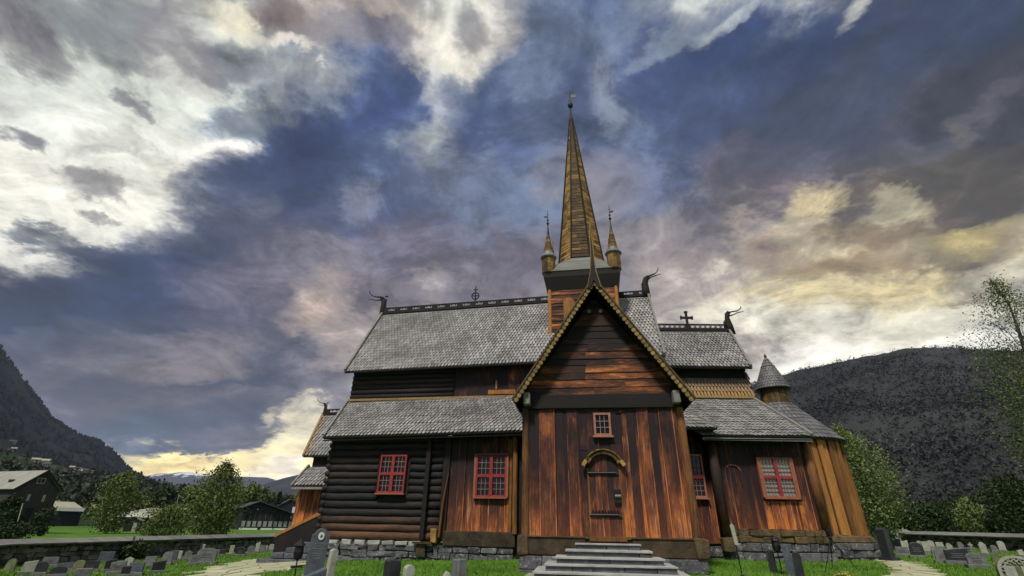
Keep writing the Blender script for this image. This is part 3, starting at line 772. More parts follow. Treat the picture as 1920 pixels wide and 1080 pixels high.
# east side of the aisle roof
shingle_patch(m, C(5.24, -.62, 4.83), C(5.24, 6.6, 4.83), C(4.42, 2.0, 6.92), C(4.42, 4.0, 6.92), .2, .25)
m.build('chancel_aisle_roof', 'shingle', church)
m = MB(); m.slab(ce[0]-Vector((0, 0, .09)), ce[1]-Vector((0, 0, .09)), C(5.2, .3, 4.95), C(1, .3, 4.95), .04); m.build('eave_lining', 'dark_wood', church)
m = MB(); m.beam(ce[1]+Vector((0, 0, .08)), ce[3]+Vector((0, 0, .10)), .16, .12); m.box(C, 1.0, 5.2, -.60, -.55, 4.66, 4.76)
m.build('hip_board', 'grey_barge', church)
se = [C(-1.4, -.90, 5.02), C(1.50, -.90, 5.04), C(-1.4, .30, 6.25), C(.30, .30, 6.25)]
m = MB(); shingle_patch(m, *se, .165, .225)
m.build('passage_roof', 'shingle', church)
m = MB(); m.beam(se[1]+Vector((0, 0, .06)), se[3]+Vector((0, 0, .08)), .14, .10); m.slab(se[1], C(1.5, .3, 5.04), se[3], se[3], .03)
m.build('hip_board', 'grey_barge', church)
m = MB(); m.box(C, -1.5, 4.42, 2.1, 2.3, 6.6, 8.35); m.box(C, 4.34, 4.42, 2.2, 6.2, 6.6, 8.3); m.slab(C(4.42, 1.9, 8.2), C(4.42, 6.5, 8.2), C(5.1, 4.3, 10.95), C(5.1, 4.3, 10.95), .06)
m.build('chancel_clerestory', 'dark_wood', church)
m = MB(); shingle_patch(m, C(-1.5, 1.84, 6.95), C(4.48, 1.84, 6.95), C(-1.5, 2.08, 7.9), C(4.44, 2.08, 7.9), .15, .2, tintf=lambda u, v: .95-.9*v+random.uniform(-.2, .1))
shingle_patch(m, C(4.56, 1.9, 6.95), C(4.56, 5.8, 6.95), C(4.44, 2.05, 8.2), C(4.44, 5.6, 8.2), .15, .2, tintf=lambda u, v: .25*random.random())
m.build('clerestory_shingles', 'shingle_dark', church)
m = MB(); m.box(C, -1.5, 4.50, 1.74, 1.86, 6.88, 6.99, .9); m.build('flashing_board', 'barge', church)
re_ = [C(-2.2, 1.5, 8.22), C(4.50, 1.5, 8.22), C(-2.2, 4.3, 11.02), C(5.14, 4.3, 11.04)]
m = MB(); shingle_patch(m, *re_, .165, .225); m.slab(C(4.5, 7.1, 8.2), C(-2.2, 7.1, 8.2), re_[2], re_[3], .08)
m.build('chancel_roof', 'shingle', church)
m = MB(); m.beam(re_[1]+Vector((0, 0, .04)), re_[3]+Vector((0, 0, .08)), .10, .24); m.beam(C(4.5, 7.1, 8.2), re_[3], .1, .24)
m.build('bargeboard', 'grey_barge', church)
crest(C(.2, 4.3, 11.12), C(5.14, 4.3, 11.14), .36, .8, 'ridge_crest', 'dark_wood', lace=True)
m = MB(); P = lambda x, z: C(5.18+x, 4.3, 11.25+z)
m.tube([P(.05, -.3), P(.02, .2), P(-.02, .6), P(.02, .85), P(.14, .98)], [.24, .2, .14, .13, .10], 10, .1, flat=.6)
m.tube([P(-.2, 0), P(-.2, .35), P(-.05, .6)], [.1, .08, .05], 8)
m.tube([P(.05, .92), P(.3, 1.0), P(.6, 1.05), P(.82, 1.2), P(.86, 1.33)], [.1, .06, .05, .045, .03], 8, .1, flat=.6)
m.tube([P(.12, .75), P(.35, .82), P(.6, .95), P(.95, 1.02)], [.08, .05, .04, .025], 8, .1, flat=.6)
m.build('dragon_head', 'dark_wood', church, smooth=True)
m = MB(); q = C(2.96, 4.3, 11.3)
for a0, a1, h0, h1 in ((-.055, .055, 0, .90), (-.28, -.055, .50, .62), (.055, .28, .50, .62)):
    m.box(lambda x, n, z: q+Vector((x, n, z)), a0, a1, -.05, .05, h0, h1)
for a0, a1, h0, h1 in ((-.085, .085, .84, .94), (-.34, -.27, .465, .655), (.27, .34, .465, .655), (-.12, .12, -.1, .12)):
    m.box(lambda x, n, z: q+Vector((x, n, z)), a0, a1, -.06, .06, h0, h1)
m.build('ridge_cross', 'iron', church)

# --- apse and its turret
m = MB(); k = 54
for i in range(k):
    a0 = 2*pi*i/k; a1 = 2*pi*(i+1)/k-.012; r = 2.12+(.05 if i % 2 else 0)+random.uniform(-.01, .01)
    vs = []
    a1 -= .012
    for z, rr in ((1.45, r+.06), (5.02, r)):
        for q, a in ((rr, a0), (rr, a1), (rr-.08, a1), (rr-.08, a0)): vs.append(AC+Vector((q*cos(a), q*sin(a), z)))
    m.add(vs, [(0, 3, 2, 1), (4, 5, 6, 7), (0, 1, 5, 4), (1, 2, 6, 5), (2, 3, 7, 6), (3, 0, 4, 7)], .50+random.uniform(-.34, .30))
m.build('apse_wall', 'orange_board', church)
m = MB(); m.lathe(AC, [(2.03, 1.1), (2.03, 5.1)], 32); m.build('apse_core', 'dark_wood', church)
m = MB(); m.lathe(AC, [(2.0, 1.17), (2.36, 1.17), (2.40, 1.22), (2.34, 1.38), (2.20, 1.46), (2.0, 1.46)], 28); m.build('apse_skirt', 'moss_skirt', church)
m = MB(); m.lathe(AC, [(2.30, 4.98), (2.33, 5.0), (.56, 6.9), (.5, 6.9)], 32, -1.); cone_shingles(m, AC, 2.36, 5.02, .58, 6.92, .19, .24)
m.build('apse_roof', 'shingle_dark', church)
m = MB(); cone_shingles(m, AC, .68, 6.55, .56, 7.62, .13, .5); m.lathe(AC, [(.6, 6.5), (.52, 7.7)], 20, -1.)
m2 = MB(); k = 22
for i in range(k):
    a0 = 2*pi*i/k; a1 = 2*pi*(i+1)/k-.02; vs = []
    for z, rr in ((6.62, .70), (7.62, .56)):
        for q, a in ((rr, a0), (rr, a1), (rr-.06, a1), (rr-.06, a0)): vs.append(AC+Vector((q*cos(a), q*sin(a), z)))
    m2.add(vs, [(0, 3, 2, 1), (4, 5, 6, 7), (0, 1, 5, 4), (1, 2, 6, 5), (2, 3, 7, 6), (3, 0, 4, 7)], .0+random.uniform(0, .3))
tur = m2.build('apse_turret', 'ochre_h', church)
m = MB(); m.lathe(AC, [(.5, 6.5), (.5, 7.7)], 16); m.build('turret_core', 'dark_wood', tur)
m = MB(); m.lathe(AC, [(.72, 7.55), (.74, 7.58), (.50, 8.15), (.26, 8.75), (.03, 9.15), (.01, 9.2)], 20, -1.)
cone_shingles(m, AC, .76, 7.58, .52, 8.15, .12, .15); cone_shingles(m, AC, .53, 8.13, .27, 8.72, .12, .15); cone_shingles(m, AC, .29, 8.70, .03, 9.18, .11, .15)
for r, z in ((.535, 8.13), (.30, 8.70)): m.lathe(AC, [(r, z-.03), (r+.035, z), (r, z+.03)], 16, -1.)
m.build('turret_cone', 'shingle_dark', tur)
m = MB(); m.lathe(AC, [(.03, 9.1), (.04, 9.2), (.075, 9.27), (.04, 9.35), (.01, 9.42)], 8); m.build('turret_knob', 'iron', tur)

# --- tower and spire
TC = (10.22, 4.5)
W = lambda x, n, z: N(TC[0]+x, TC[1]+n, z)
m = MB()
def tf(v, u): return .30+.35*random.random()+.12*sstep(.4, .9, u)
boards_h(m, W, 9.6, 12.95, -1.74, lambda z: (-1.62, 1.62), .17, tf)
for s_ in (-1, 1):
    F2 = (lambda s: (lambda x, n, z: W(s*1.74+s*n*-1+0, x, z)))(s_)
    m.box(W, s_*1.70-.03, s_*1.70+.03, -1.6, 1.6, 9.5, 12.95, .3)
m.box(W, -1.6, 1.6, 1.62, 1.7, 9.5, 12.95, .2)
tower = m.build('tower', 'tar_board_h', church)
for x in (-1.70, 1.70): each('tower_corner_post', 'orange_board', tower, [lambda m: m.tube([W(x, -1.70, 9.4), W(x, -1.70, 12.9)], .10, 10, .75)])
m = MB(); m.extrude(W, arch_poly(-1.0, -.46, 11.0, 12.15, .27), -1.80, -1.765, .6); m.build('tower_shutter', 'orange_board', tower)
m = MB()
b0, b1 = 1.78, 1.98
vs = [W(x*b0, y*b0, 12.62) for x, y in ((-1, -1), (1, -1), (1, 1), (-1, 1))]+[W(x*b1, y*b1, 13.30) for x, y in ((-1, -1), (1, -1), (1, 1), (-1, 1))]+[W(x*b1, y*b1, 13.62) for x, y in ((-1, -1), (1, -1), (1, 1), (-1, 1))]
fs = [(3, 2, 1, 0), (8, 9, 10, 11)]+[(i+4*l, (i+1) % 4+4*l, (i+1) % 4+4*(l+1), i+4*(l+1)) for l in (0, 1) for i in range(4)]
m.add(vs, fs, -.1); m.build('tower_overhang', 'dark_wood', tower)
m = MB()
oc = [(1.16*cos(pi/8+i*pi/4)/cos(pi/8), 1.16*sin(pi/8+i*pi/4)/cos(pi/8)) for i in range(8)]
sq = [(-1, -1), (1, -1), (1, 1), (-1, 1)]
corner = [W(2.02*x, 2.02*y, 13.63) for x, y in sq]; O = [W(x, y, 14.86) for x, y in oc]
# octagon vertex order starts at 22.5 deg; sides facing -n are verts 5,6
pairs = [(0, 1, 5, 6), (1, 2, 7, 0), (2, 3, 1, 2), (3, 0, 3, 4)]
for a, b, o1, o2 in pairs:
    for r in range(7):
        t0, t1 = r/7, (r+1)/7
        p = [lerp(corner[a], O[o1], t0), lerp(corner[b], O[o2], t0), lerp(corner[b], O[o2], t1), lerp(corner[a], O[o1], t1)]
        m.slab(p[0], p[1], p[2], p[3], .05, random.random()*.5)
for a, o1, o2 in ((1, 6, 7), (2, 0, 1), (3, 2, 3), (0, 4, 5)):
    m.add([corner[a], O[o2], O[o1]], [(0, 1, 2)], .1)
m.build('tower_skirt_roof', 'capslate', tower)
# spire faces in level boards
m = MB(); zt, zb = 26.3, 14.84; rb = 1.17; rt = .10; drift = -.14
def op(i, z):
    t = (z-zb)/(zt-zb); r = (rb+(rt-rb)*t+.05*exp(-((z-zb)/.5)))/cos(pi/8); a = pi/8+i*pi/4
    return (r*cos(a)+drift*t, r*sin(a))
for i in range(8):
    z = zb
    front = (i == 5)
    while z < zt-.05:
        h = random.uniform(.15, .26); z2 = min(z+h, zt)
        cut = [0, 1] if z > 20 else [0, random.uniform(.3, .7), 1]
        for q in range(len(cut)-1):
            A0, A1 = op(i, z), op((i+1) % 8, z); B0, B1 = op(i, z2), op((i+1) % 8, z2)
            def pt(A, B, u, z, k): x = lerp(A[0], B[0], u); y = lerp(A[1], B[1], u); return W(x*(1+k), y*(1+k), z)
            k = .018+random.uniform(0, .012)/max(.3, 1)
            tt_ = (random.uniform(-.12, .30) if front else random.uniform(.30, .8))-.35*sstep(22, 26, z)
            u0, u1 = cut[q]+.002, cut[q+1]-.002
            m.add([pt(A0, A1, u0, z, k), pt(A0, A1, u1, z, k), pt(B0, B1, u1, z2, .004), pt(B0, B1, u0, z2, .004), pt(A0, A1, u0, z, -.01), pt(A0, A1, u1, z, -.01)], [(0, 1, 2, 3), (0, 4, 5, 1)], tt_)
        z = z2
spire = m.build('spire', 'ochre_h', church)
m = MB()
for i in range(8):
    a = op(i, zb); b = op(i, zt); m.beam(W(a[0]*1.02, a[1]*1.02, zb), W(b[0], b[1], zt), .07, .07, -.1)
m.build('spire_ridge_batten', 'dark_wood', spire)
tipc = W(drift, 0, 0)
m = MB(); m.lathe(tipc, [(.14, 26.0), (.12, 26.4), (.06, 27.1), (.04, 27.4), (.15, 27.45), (.19, 27.6), (.15, 27.75), (.03, 27.8), (.03, 29.0), (.005, 29.2)], 10)
ex = (N(1, 0, 0)-N(0, 0, 0)).normalized()
c0 = tipc+Vector((0, 0, 28.85)); m.beam(c0-ex*.24, c0+ex*.24, .04, .04); m.beam(tipc+Vector((0, 0, 28.08))-ex*.14, tipc+Vector((0, 0, 28.08))+ex*.14, .05, .05)
for s_ in (-.24, .24): m.lathe(c0+ex*s_, [(.001, -.05), (.05, 0), (.001, .05)], 6)
m.build('spire_finial', 'iron', spire)
m = MB(); f0 = tipc+ex*.05+Vector((0, 0, 28.3)); ez = Vector((0, 0, 1)); en = ex.cross(ez)*.02
fl = [f0, f0+ex*.42-ez*.02, f0+ex*.36+ez*.10, f0+ex*.43+ez*.22, f0+ez*.26]
m.add([p+en for p in fl]+[p-en for p in fl], [tuple(range(5)), tuple(range(9, 4, -1))]+[(i, i+5, (i+1) % 5+5, (i+1) % 5) for i in range(5)])
m.build('weather_vane', 'iron', spire)
for sx in (-1, 1):
    for sy in (-1, 1):
        c = W(sx*1.72, sy*1.72, 0)
        m = MB()
        for i in range(14):
            a0 = 2*pi*i/14; a1 = a0+2*pi/14-.03; vs = []
            for z, rr in ((13.62, .36), (14.62, .36)):
                for q, a in ((rr, a0), (rr, a1), (.30, a1), (.30, a0)): vs.append(c+Vector((q*cos(a), q*sin(a), z)))
            m.add(vs, [(0, 3, 2, 1), (4, 5, 6, 7), (0, 1, 5, 4), (1, 2, 6, 5), (2, 3, 7, 6), (3, 0, 4, 7)], random.uniform(.15, .6))
        tt_ = m.build('corner_turret', 'ochre_h', tower)
        m = MB(); m.lathe(c, [(.37, 14.52), (.45, 14.58), (.34, 14.74), (.26, 14.95), (.2, 14.98)], 12)
        m.build('turret_eave', 'shingle_dark', tt_)
        m = MB()
        for q in range(7):
            za = 14.9+q*.17; ra = .265-.028*q; m.lathe(c, [(ra+.012, za), (ra-.028, za+.18)], 10, random.uniform(.0, .5))
        m.build('turret_cone', 'ochre_h', tt_)
        m = MB(); m.lathe(c, [(.085, 16.05), (.05, 16.4), (.03, 16.6)], 8); m.build('turret_tip', 'iron', tt_)
        m = MB(); m.lathe(c, [(.03, 16.5), (.03, 16.75), (.085, 16.83), (.03, 16.92), (.03, 17.0), (.065, 17.07), (.02, 17.14), (.015, 17.75)], 8)
        f0 = c+Vector((0, 0, 17.2)); m.add([f0+en*.6, f0+ex*(.2*sx)+en*.6+ez*.03, f0+ex*(.22*sx)+ez*.16+en*.6, f0+ez*.14+en*.6], [(0, 1, 2, 3)])
        m.beam(c+Vector((0, 0, 17.45))-ex*.07, c+Vector((0, 0, 17.45))+ex*.07, .02, .02)
        m.build('turret_vane', 'iron', tt_)

# --- west porch: low aisle, upper little gable
m = MB(); boards_v(m, N, -3.58, -1.0, 2.8, .75, 3.15, .3, lambda u: .50+.1*random.random()-.3*u)
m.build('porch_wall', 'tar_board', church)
m = MB(); m.box(N, -3.5, -1.0, 2.86, 6.5, .6, 3.1); m.box(N, -3.30, -1.2, 3.1, 6.0, 3.0, 4.6); m.extrude(lambda x, n, z: N(n-3.55, x, z), [(3.0, 4.45), (6.0, 4.45), (4.5, 6.6)], 0, .06)
m.build('porch_core', 'dark_wood', church)
pe = [N(-3.55, 2.15, 3.04), N(-1.1, 2.15, 3.08), N(-3.42, 3.05, 3.98), N(-1.1, 3.05, 4.0)]
m = MB(); shingle_patch(m, *pe, .165, .225)
m.build('porch_aisle_roof', 'shingle', church)
m = MB(); m.beam(pe[0]+Vector((0, 0, .04)), pe[2]+Vector((0, 0, .06)), .09, .16); m.box(N, -3.55, -1.1, 2.12, 2.16, 2.92, 3.02); m.build('bargeboard', 'grey_barge', church)
pu = [N(-3.72, 2.85, 4.44), N(-1.2, 2.85, 4.48), N(-4.08, 4.5, 6.76), N(-1.3, 4.5, 6.8)]
m = MB(); shingle_patch(m, *pu, .165, .225, tintf=lambda u, v: .5*random.random() if u < .14 else 0); m.slab(N(-1.2, 6.15, 4.44), N(-3.72, 6.15, 4.44), pu[2], pu[3], .06)
m.build('porch_roof', 'shingle', church)
m = MB(); m.beam(pu[0]+Vector((0, 0, .04)), pu[2]+Vector((0, 0, .06)), .10, .16, .7); m.build('bargeboard', 'barge', church)
crest(pu[2]+Vector((0, 0, .06)), N(-1.4, 4.5, 6.86), .26, .7, 'ridge_crest', 'dark_wood')
dragon(N(-4.02, 4.5, 6.85), -1, .56)
m = MB(); m.slab(N(-3.1, .95, .98), N(-1.2, .95, 1.86), N(-1.2, .95, 2.0), N(-3.1, .95, 1.10), .12, .6)
m.build('stair_rail', 'orange_board', church)
m = MB(); m.extrude(N, [(-3.05, .3), (-1.2, .3), (-1.2, 1.86), (-3.05, .98)], .98, 1.1)
m.build('stair_side', 'dark_wood', church)

# ================================================================== STEPS
m = MB(); mt_ = MB()
for i in range(6):
    hw = .88+.26*i; nf = -.50-.36*i; zt_ = 1.175-.155*i; xc = 2.70-.01*i
    mt_.box(T, xc-hw-.03, xc+hw+.03, nf-.04, -.13 if i == 0 else -.13, zt_-.045, zt_, 0, .006)
    x = xc-hw
    while x < xc+hw-.02:
        w = min(random.uniform(.5, 1.0), xc+hw-x)
        m.box(T, x+.006, x+w-.006, nf+random.uniform(0, .02), -.15, zt_-.158, zt_-.048, 0, .006); x += w
st = root('stone_steps', T(2.7, -1.2, .3), 'grey slate steps widening downward in front of the arched church door', 'steps')
m.build('riser_stones', 'riser', st, bevel=.012); mt_.build('treads', 'tread', st, bevel=.008)
m = MB(); mt_ = MB()
for i in range(5):
    z0 = .08+.19*i; x0 = -2.95+.42*i
    x = x0
    while x < -.55:
        w = min(random.uniform(.5, 1.1), -.55-x)
        m.box(N, x+.008, x+w-.008, -.15+.26*i+random.uniform(-.02, .02), 2.0, z0-.15 if i == 0 else z0, z0+.185, 0, .015); x += w
st = root('stone_steps', N(-2, .8, .1), 'rough grey stone steps stacked below the wooden rail at the left end of the church', 'steps')
m.build('step_stones', 'riser', st, bevel=.02)

# ================================================================== GROUND
def heightfield(name, xs, ys, zf, mat):
    me = bpy.data.meshes.new(name); nx, ny = len(xs), len(ys)
    v = [(x, y, zf(x, y)) for y in ys for x in xs]
    f = [(j*nx+i, j*nx+i+1, (j+1)*nx+i+1, (j+1)*nx+i) for j in range(ny-1) for i in range(nx-1)]
    me.from_pydata(v, [], f); me.polygons.foreach_set('use_smooth', [True]*len(f)); me.materials.append(MT[mat])
    o = bpy.data.objects.new(name, me); COL.objects.link(o); o['kind'] = 'structure'; return o
def spaced(lo, hi):
    a = list(np.arange(-60, 61, .6)); st = .6; x = 60
    while x < hi: st *= 1.12; x += st; a.append(x)
    st = .6; x = -60
    while x > lo: st *= 1.12; x -= st; a.insert(0, x)
    return a
GX = spaced(-14000, 14000); GY = spaced(-14000, 14000)
heightfield('ground', GX, GY, ground_z, 'ground')

# flagstone paths: separate irregular slabs following the ground
def path(name, px_poly, cell=.62):
    P = [onground(*p) for p in px_poly]; poly = [(p.x, p.y) for p in P]
    x0 = min(p[0] for p in poly); x1 = max(p[0] for p in poly); y0 = min(p[1] for p in poly); y1 = max(p[1] for p in poly)
    def inside(x, y):
        c = False
        for i in range(len(poly)):
            (ax, ay), (bx_, by) = poly[i], poly[i-1]
            if (ay > y) != (by > y) and x < (bx_-ax)*(y-ay)/(by-ay)+ax: c = not c
        return c
    m = MB(); ni = int((x1-x0)/cell)+2; nj = int((y1-y0)/cell)+2
    J = {}
    for i in range(ni+1):
        for j in range(nj+1):
            J[i, j] = (x0+(i+(j % 2)*.4+random.uniform(-.3, .3))*cell, y0+(j+random.uniform(-.25, .25))*cell)
    for i in range(ni):
        for j in range(nj):
            q = [J[i, j], J[i+1, j], J[i+1, j+1], J[i, j+1]]; cx = sum(a[0] for a in q)/4; cy = sum(a[1] for a in q)/4
            if not inside(cx, cy): continue
            k = .93; h = random.uniform(.03, .045)
            pts = []
            for a in range(4):
                for t in (.0, .5):
                    xx = lerp(q[a][0], q[(a+1) % 4][0], t); yy = lerp(q[a][1], q[(a+1) % 4][1], t)
                    kk = k*(.96 if t == 0 else 1)*random.uniform(.97, 1.0); pts.append((cx+(xx-cx)*kk, cy+(yy-cy)*kk))
            top = [(a, b, ground_z(a, b)+h) for a, b in pts]; bot = [(a, b, ground_z(a, b)-.05) for a, b in pts]
            m.add(top+bot, [tuple(range(8))]+[(a, a+8, (a+1) % 8+8, (a+1) % 8) for a in range(8)])
    o = m.build(name, 'flag'); o['kind'] = 'structure'; return poly
PATHS = [path('path', [(335, 1090), (395, 1066), (460, 1052), (500, 1049), (560, 1052), (590, 1060), (560, 1066), (505, 1073), (470, 1090)]),
         path('path', [(1660, 1092), (1678, 1072), (1668, 1062), (1640, 1052), (1650, 1048), (1690, 1053), (1730, 1062), (1760, 1074), (1762, 1092)], .5)]
def on_path(x, y):
    for poly in PATHS:
        c = False
        for i in range(len(poly)):
            (ax, ay), (bx_, by) = poly[i], poly[i-1]
            if (ay > y) != (by > y) and x < (bx_-ax)*(y-ay)/(by-ay)+ax: c = not c
        if c: return True
    return False

def road(name, px, w, mat):
    P = [onground(*q) for q in px]; m = MB(); L = []; Rr = []
    fine = []
    for a, b in zip(P, P[1:]):
        for i in range(12): fine.append(lerp(a, b, i/12))
    for i, p in enumerate(fine):
        d = (fine[min(i+1, len(fine)-1)]-fine[max(0, i-1)]); d.z = 0; d.normalize(); nn = Vector((-d.y, d.x, 0))*w/2
        for q, K in ((p+nn, L), (p-nn, Rr)): K.append(Vector((q.x, q.y, ground_z(q.x, q.y)+.03)))
    for i in range(len(fine)-1): m.quad(L[i], L[i+1], Rr[i+1], Rr[i])
    m.build(name, mat)['kind'] = 'structure'
MT['gravel'] = noise_mat('pale_gravel', (.18, .19, .13), (.30, .31, .22), None, .4)
road('road', [(60, 984), (150, 982), (230, 981), (330, 983), (430, 988), (560, 993)], 9, 'gravel')

# grass blades over the churchyard
def fast_tris(name, V, mat, kind=None, label=None, cat=None, parent=None, quads=False):
    me = bpy.data.meshes.new(name); n = len(V); k = 4 if quads else 3; nf = n//k
    me.vertices.add(n); me.vertices.foreach_set('co', V.astype(np.float32).ravel())
    me.loops.add(n); me.loops.foreach_set('vertex_index', np.arange(n, dtype=np.int32))
    me.polygons.add(nf); me.polygons.foreach_set('loop_start', np.arange(0, n, k, dtype=np.int32)); me.polygons.foreach_set('loop_total', np.full(nf, k, dtype=np.int32))
    me.update(calc_edges=True); me.materials.append(MT[mat])
    o = bpy.data.objects.new(name, me); COL.objects.link(o)
    if kind: o['kind'] = kind
    if label: o['label'] = label; o['category'] = cat
    if parent is not None: o.parent = parent
    return o
rng = np.random.default_rng(3)
def grass():
    K = 150000; out = []
    # denser near the camera; only the strip of churchyard around the building
    ys = 9+rng.random(K)**1.5*26; xs = (rng.random(K)*2-1)*(ys*1.15)
    keep = []
    for x, y in zip(xs, ys):
        if on_path(x, y): continue
        d = mn.noise(Vector((x*.8, y*.8, 3)))
        if d < -.45: continue
        if -7 < x < 13 and 21.5 < y: continue
        keep.append((x, y, ground_z(x, y), 1+d*.6))
    a = np.array(keep); n = len(a)
    h = (.035+.05*rng.random(n))*a[:, 3]; th = rng.random(n)*2*np.pi; w = .010+.010*rng.random(n)
    dx = np.cos(th)*w; dy = np.sin(th)*w; ln = .03*rng.standard_normal((n, 2))
    V = np.zeros((n*3, 3)); V[0::3] = np.c_[a[:, 0]-dx, a[:, 1]-dy, a[:, 2]-.01]; V[1::3] = np.c_[a[:, 0]+dx, a[:, 1]+dy, a[:, 2]-.01]
    V[2::3] = np.c_[a[:, 0]+ln[:, 0], a[:, 1]+ln[:, 1], a[:, 2]+h]
    fast_tris('grass', V, 'grass', 'stuff', 'short green churchyard grass around the church', 'grass')
grass()

# ================================================================== MOUNTAINS
def interp(pts, a):
    if a <= pts[0][0]: return pts[0][1]
    for (a0, b0), (a1, b1) in zip(pts, pts[1:]):
        if a <= a1: t = (a-a0)/(a1-a0); return b0+(b1-b0)*t
    return pts[-1][1]
def mountain(name, sil, d0, d1, az0, az1, mat, z0=0, rough=1., prof=1.3, nseed=0, back=1.5, NA=220, NR=70):
    """land rising from distance d0 to a crest at d1 whose outline follows the ridge; then falling away behind"""
    pts = sorted([(azel(x, y)[0], math.tan(azel(x, y)[1])) for x, y in sil])
    V = []; F = []
    for i in range(NA+1):
        a = az0+(az1-az0)*i/NA; te = interp(pts, a)
        dd1 = d1*(1+.12*mn.noise(Vector((a*5, nseed, 0))))
        hc = te*dd1+CZ
        for j in range(NR+1):
            t = j/NR*1.35
            if t <= 1: d = d0+(dd1-d0)*t; h = z0+(hc-z0)*t**prof
            else: d = dd1+(t-1)*dd1*back; h = hc*(1-((t-1)/.35)**1.5*.9)
            x = sin(a)*d; y = cos(a)*d; p = Vector((x, y, 0))/dd1
            nz = mn.fractal(p*6+Vector((nseed, 0, 0)), 1.0, 2.1, 6)*.10+mn.ridged_multi_fractal(p*9+Vector((nseed, 3, 0)), 1., 2.1, 4, 1., 2.)*.015
            env = min(1, t*3)*(1-.85*exp(-((t-1)/.05)**2))
            h += hc*nz*rough*env
            h += hc*.010*rough*mn.fractal(p*60, 1, 2, 3)*min(1, t*4)
            V.append((x, y, h))
    for i in range(NA):
        for j in range(NR): a = i*(NR+1)+j; F.append((a, a+NR+1, a+NR+2, a+1))
    me = bpy.data.meshes.new(name); me.from_pydata(V, [], F); me.polygons.foreach_set('use_smooth', [True]*len(F)); me.materials.append(MT[mat])
    o = bpy.data.objects.new(name, me); COL.objects.link(o); o['kind'] = 'structure'
    return np.array(V).reshape(NA+1, NR+1, 3)
MT['mtn'] = noise_mat('forested_rock_slope', (.018, .020, .021), (.048, .050, .050), (.095, .095, .092), .006, bump=.6, dist=4, island=0, c3cut=.66, spec=.05)
MT['mtn_left'] = noise_mat('dark_mountain_slope', (.010, .014, .016), (.028, .034, .032), (.08, .08, .085), .005, bump=.5, dist=4, island=0, c3cut=.70, spec=.05)
MT['hill'] = noise_mat('wooded_hillside', (.010, .018, .010), (.035, .060, .020), (.09, .11, .05), .02, bump=.5, dist=1, island=0, c3cut=.60, spec=.05)
def snow_mat():
    m, nt, bs = new_mat('snow_streaked_mountain')
    tc = nt.n.new('ShaderNodeTexCoord').outputs['Object']
    n = nt.noise(scaled(nt, tc, (1, 1, 3.2)), .0016, 8, .65)
    z = nt.new('ShaderNodeSeparateXYZ', ins={0: tc}).outputs[2]
    f = nt.math('ADD', n, nt.maprange(z, 150, 620, -.22, .10))
    col = nt.mix(nt.maprange(f, .55, .59), (.03, .035, .04), (.7, .72, .76))
    nt.l.new(col, bs.inputs['Base Color']); bs.inputs['Roughness'].default_value = .9
    return m
MT['snow'] = snow_mat()
mR = mountain('mountain', [(1380, 735), (1430, 714), (1490, 696), (1560, 680), (1620, 667), (1700, 657), (1760, 655), (1850, 656), (1930, 658), (2100, 650), (2400, 600)], 420, 1500, radians(8), radians(75), 'mtn', 0, prof=1.1, nseed=4.)
mL = mountain('mountain', [(-400, 300), (-150, 480), (0, 648), (30, 690), (62, 735), (95, 782), (130, 806), (150, 818), (185, 827), (215, 850), (232, 868), (246, 884), (275, 899), (300, 912), (345, 925), (440, 945)], 700, 2300, radians(-80), radians(-25), 'mtn_left', 0, prof=1.2, nseed=9., rough=.7)
mH = mountain('hillside', [(-300, 838), (-60, 842), (0, 846), (90, 868), (160, 884), (235, 896), (300, 913), (360, 927), (430, 938), (520, 948), (640, 955)], 170, 620, radians(-75), radians(-14), 'hill', 0, prof=1.5, nseed=2., rough=.5)
mF = mountain('mountain', [(150, 900), (250, 895), (292, 888), (352, 884), (385, 889), (440, 893), (500, 895), (515, 899), (545, 905), (640, 912), (760, 920), (900, 930)], 6000, 9000, radians(-50), radians(20), 'snow', 0, prof=1.0, nseed=6., rough=.5, back=.4)
mB = mountain('mountain', [(400, 925), (465, 917), (500, 906), (530, 897), (562, 889), (640, 880), (760, 875), (1000, 868), (1200, 850), (1400, 800)], 2600, 4200, radians(-30), radians(30), 'mtn', 0, prof=1.0, nseed=12., rough=.5)

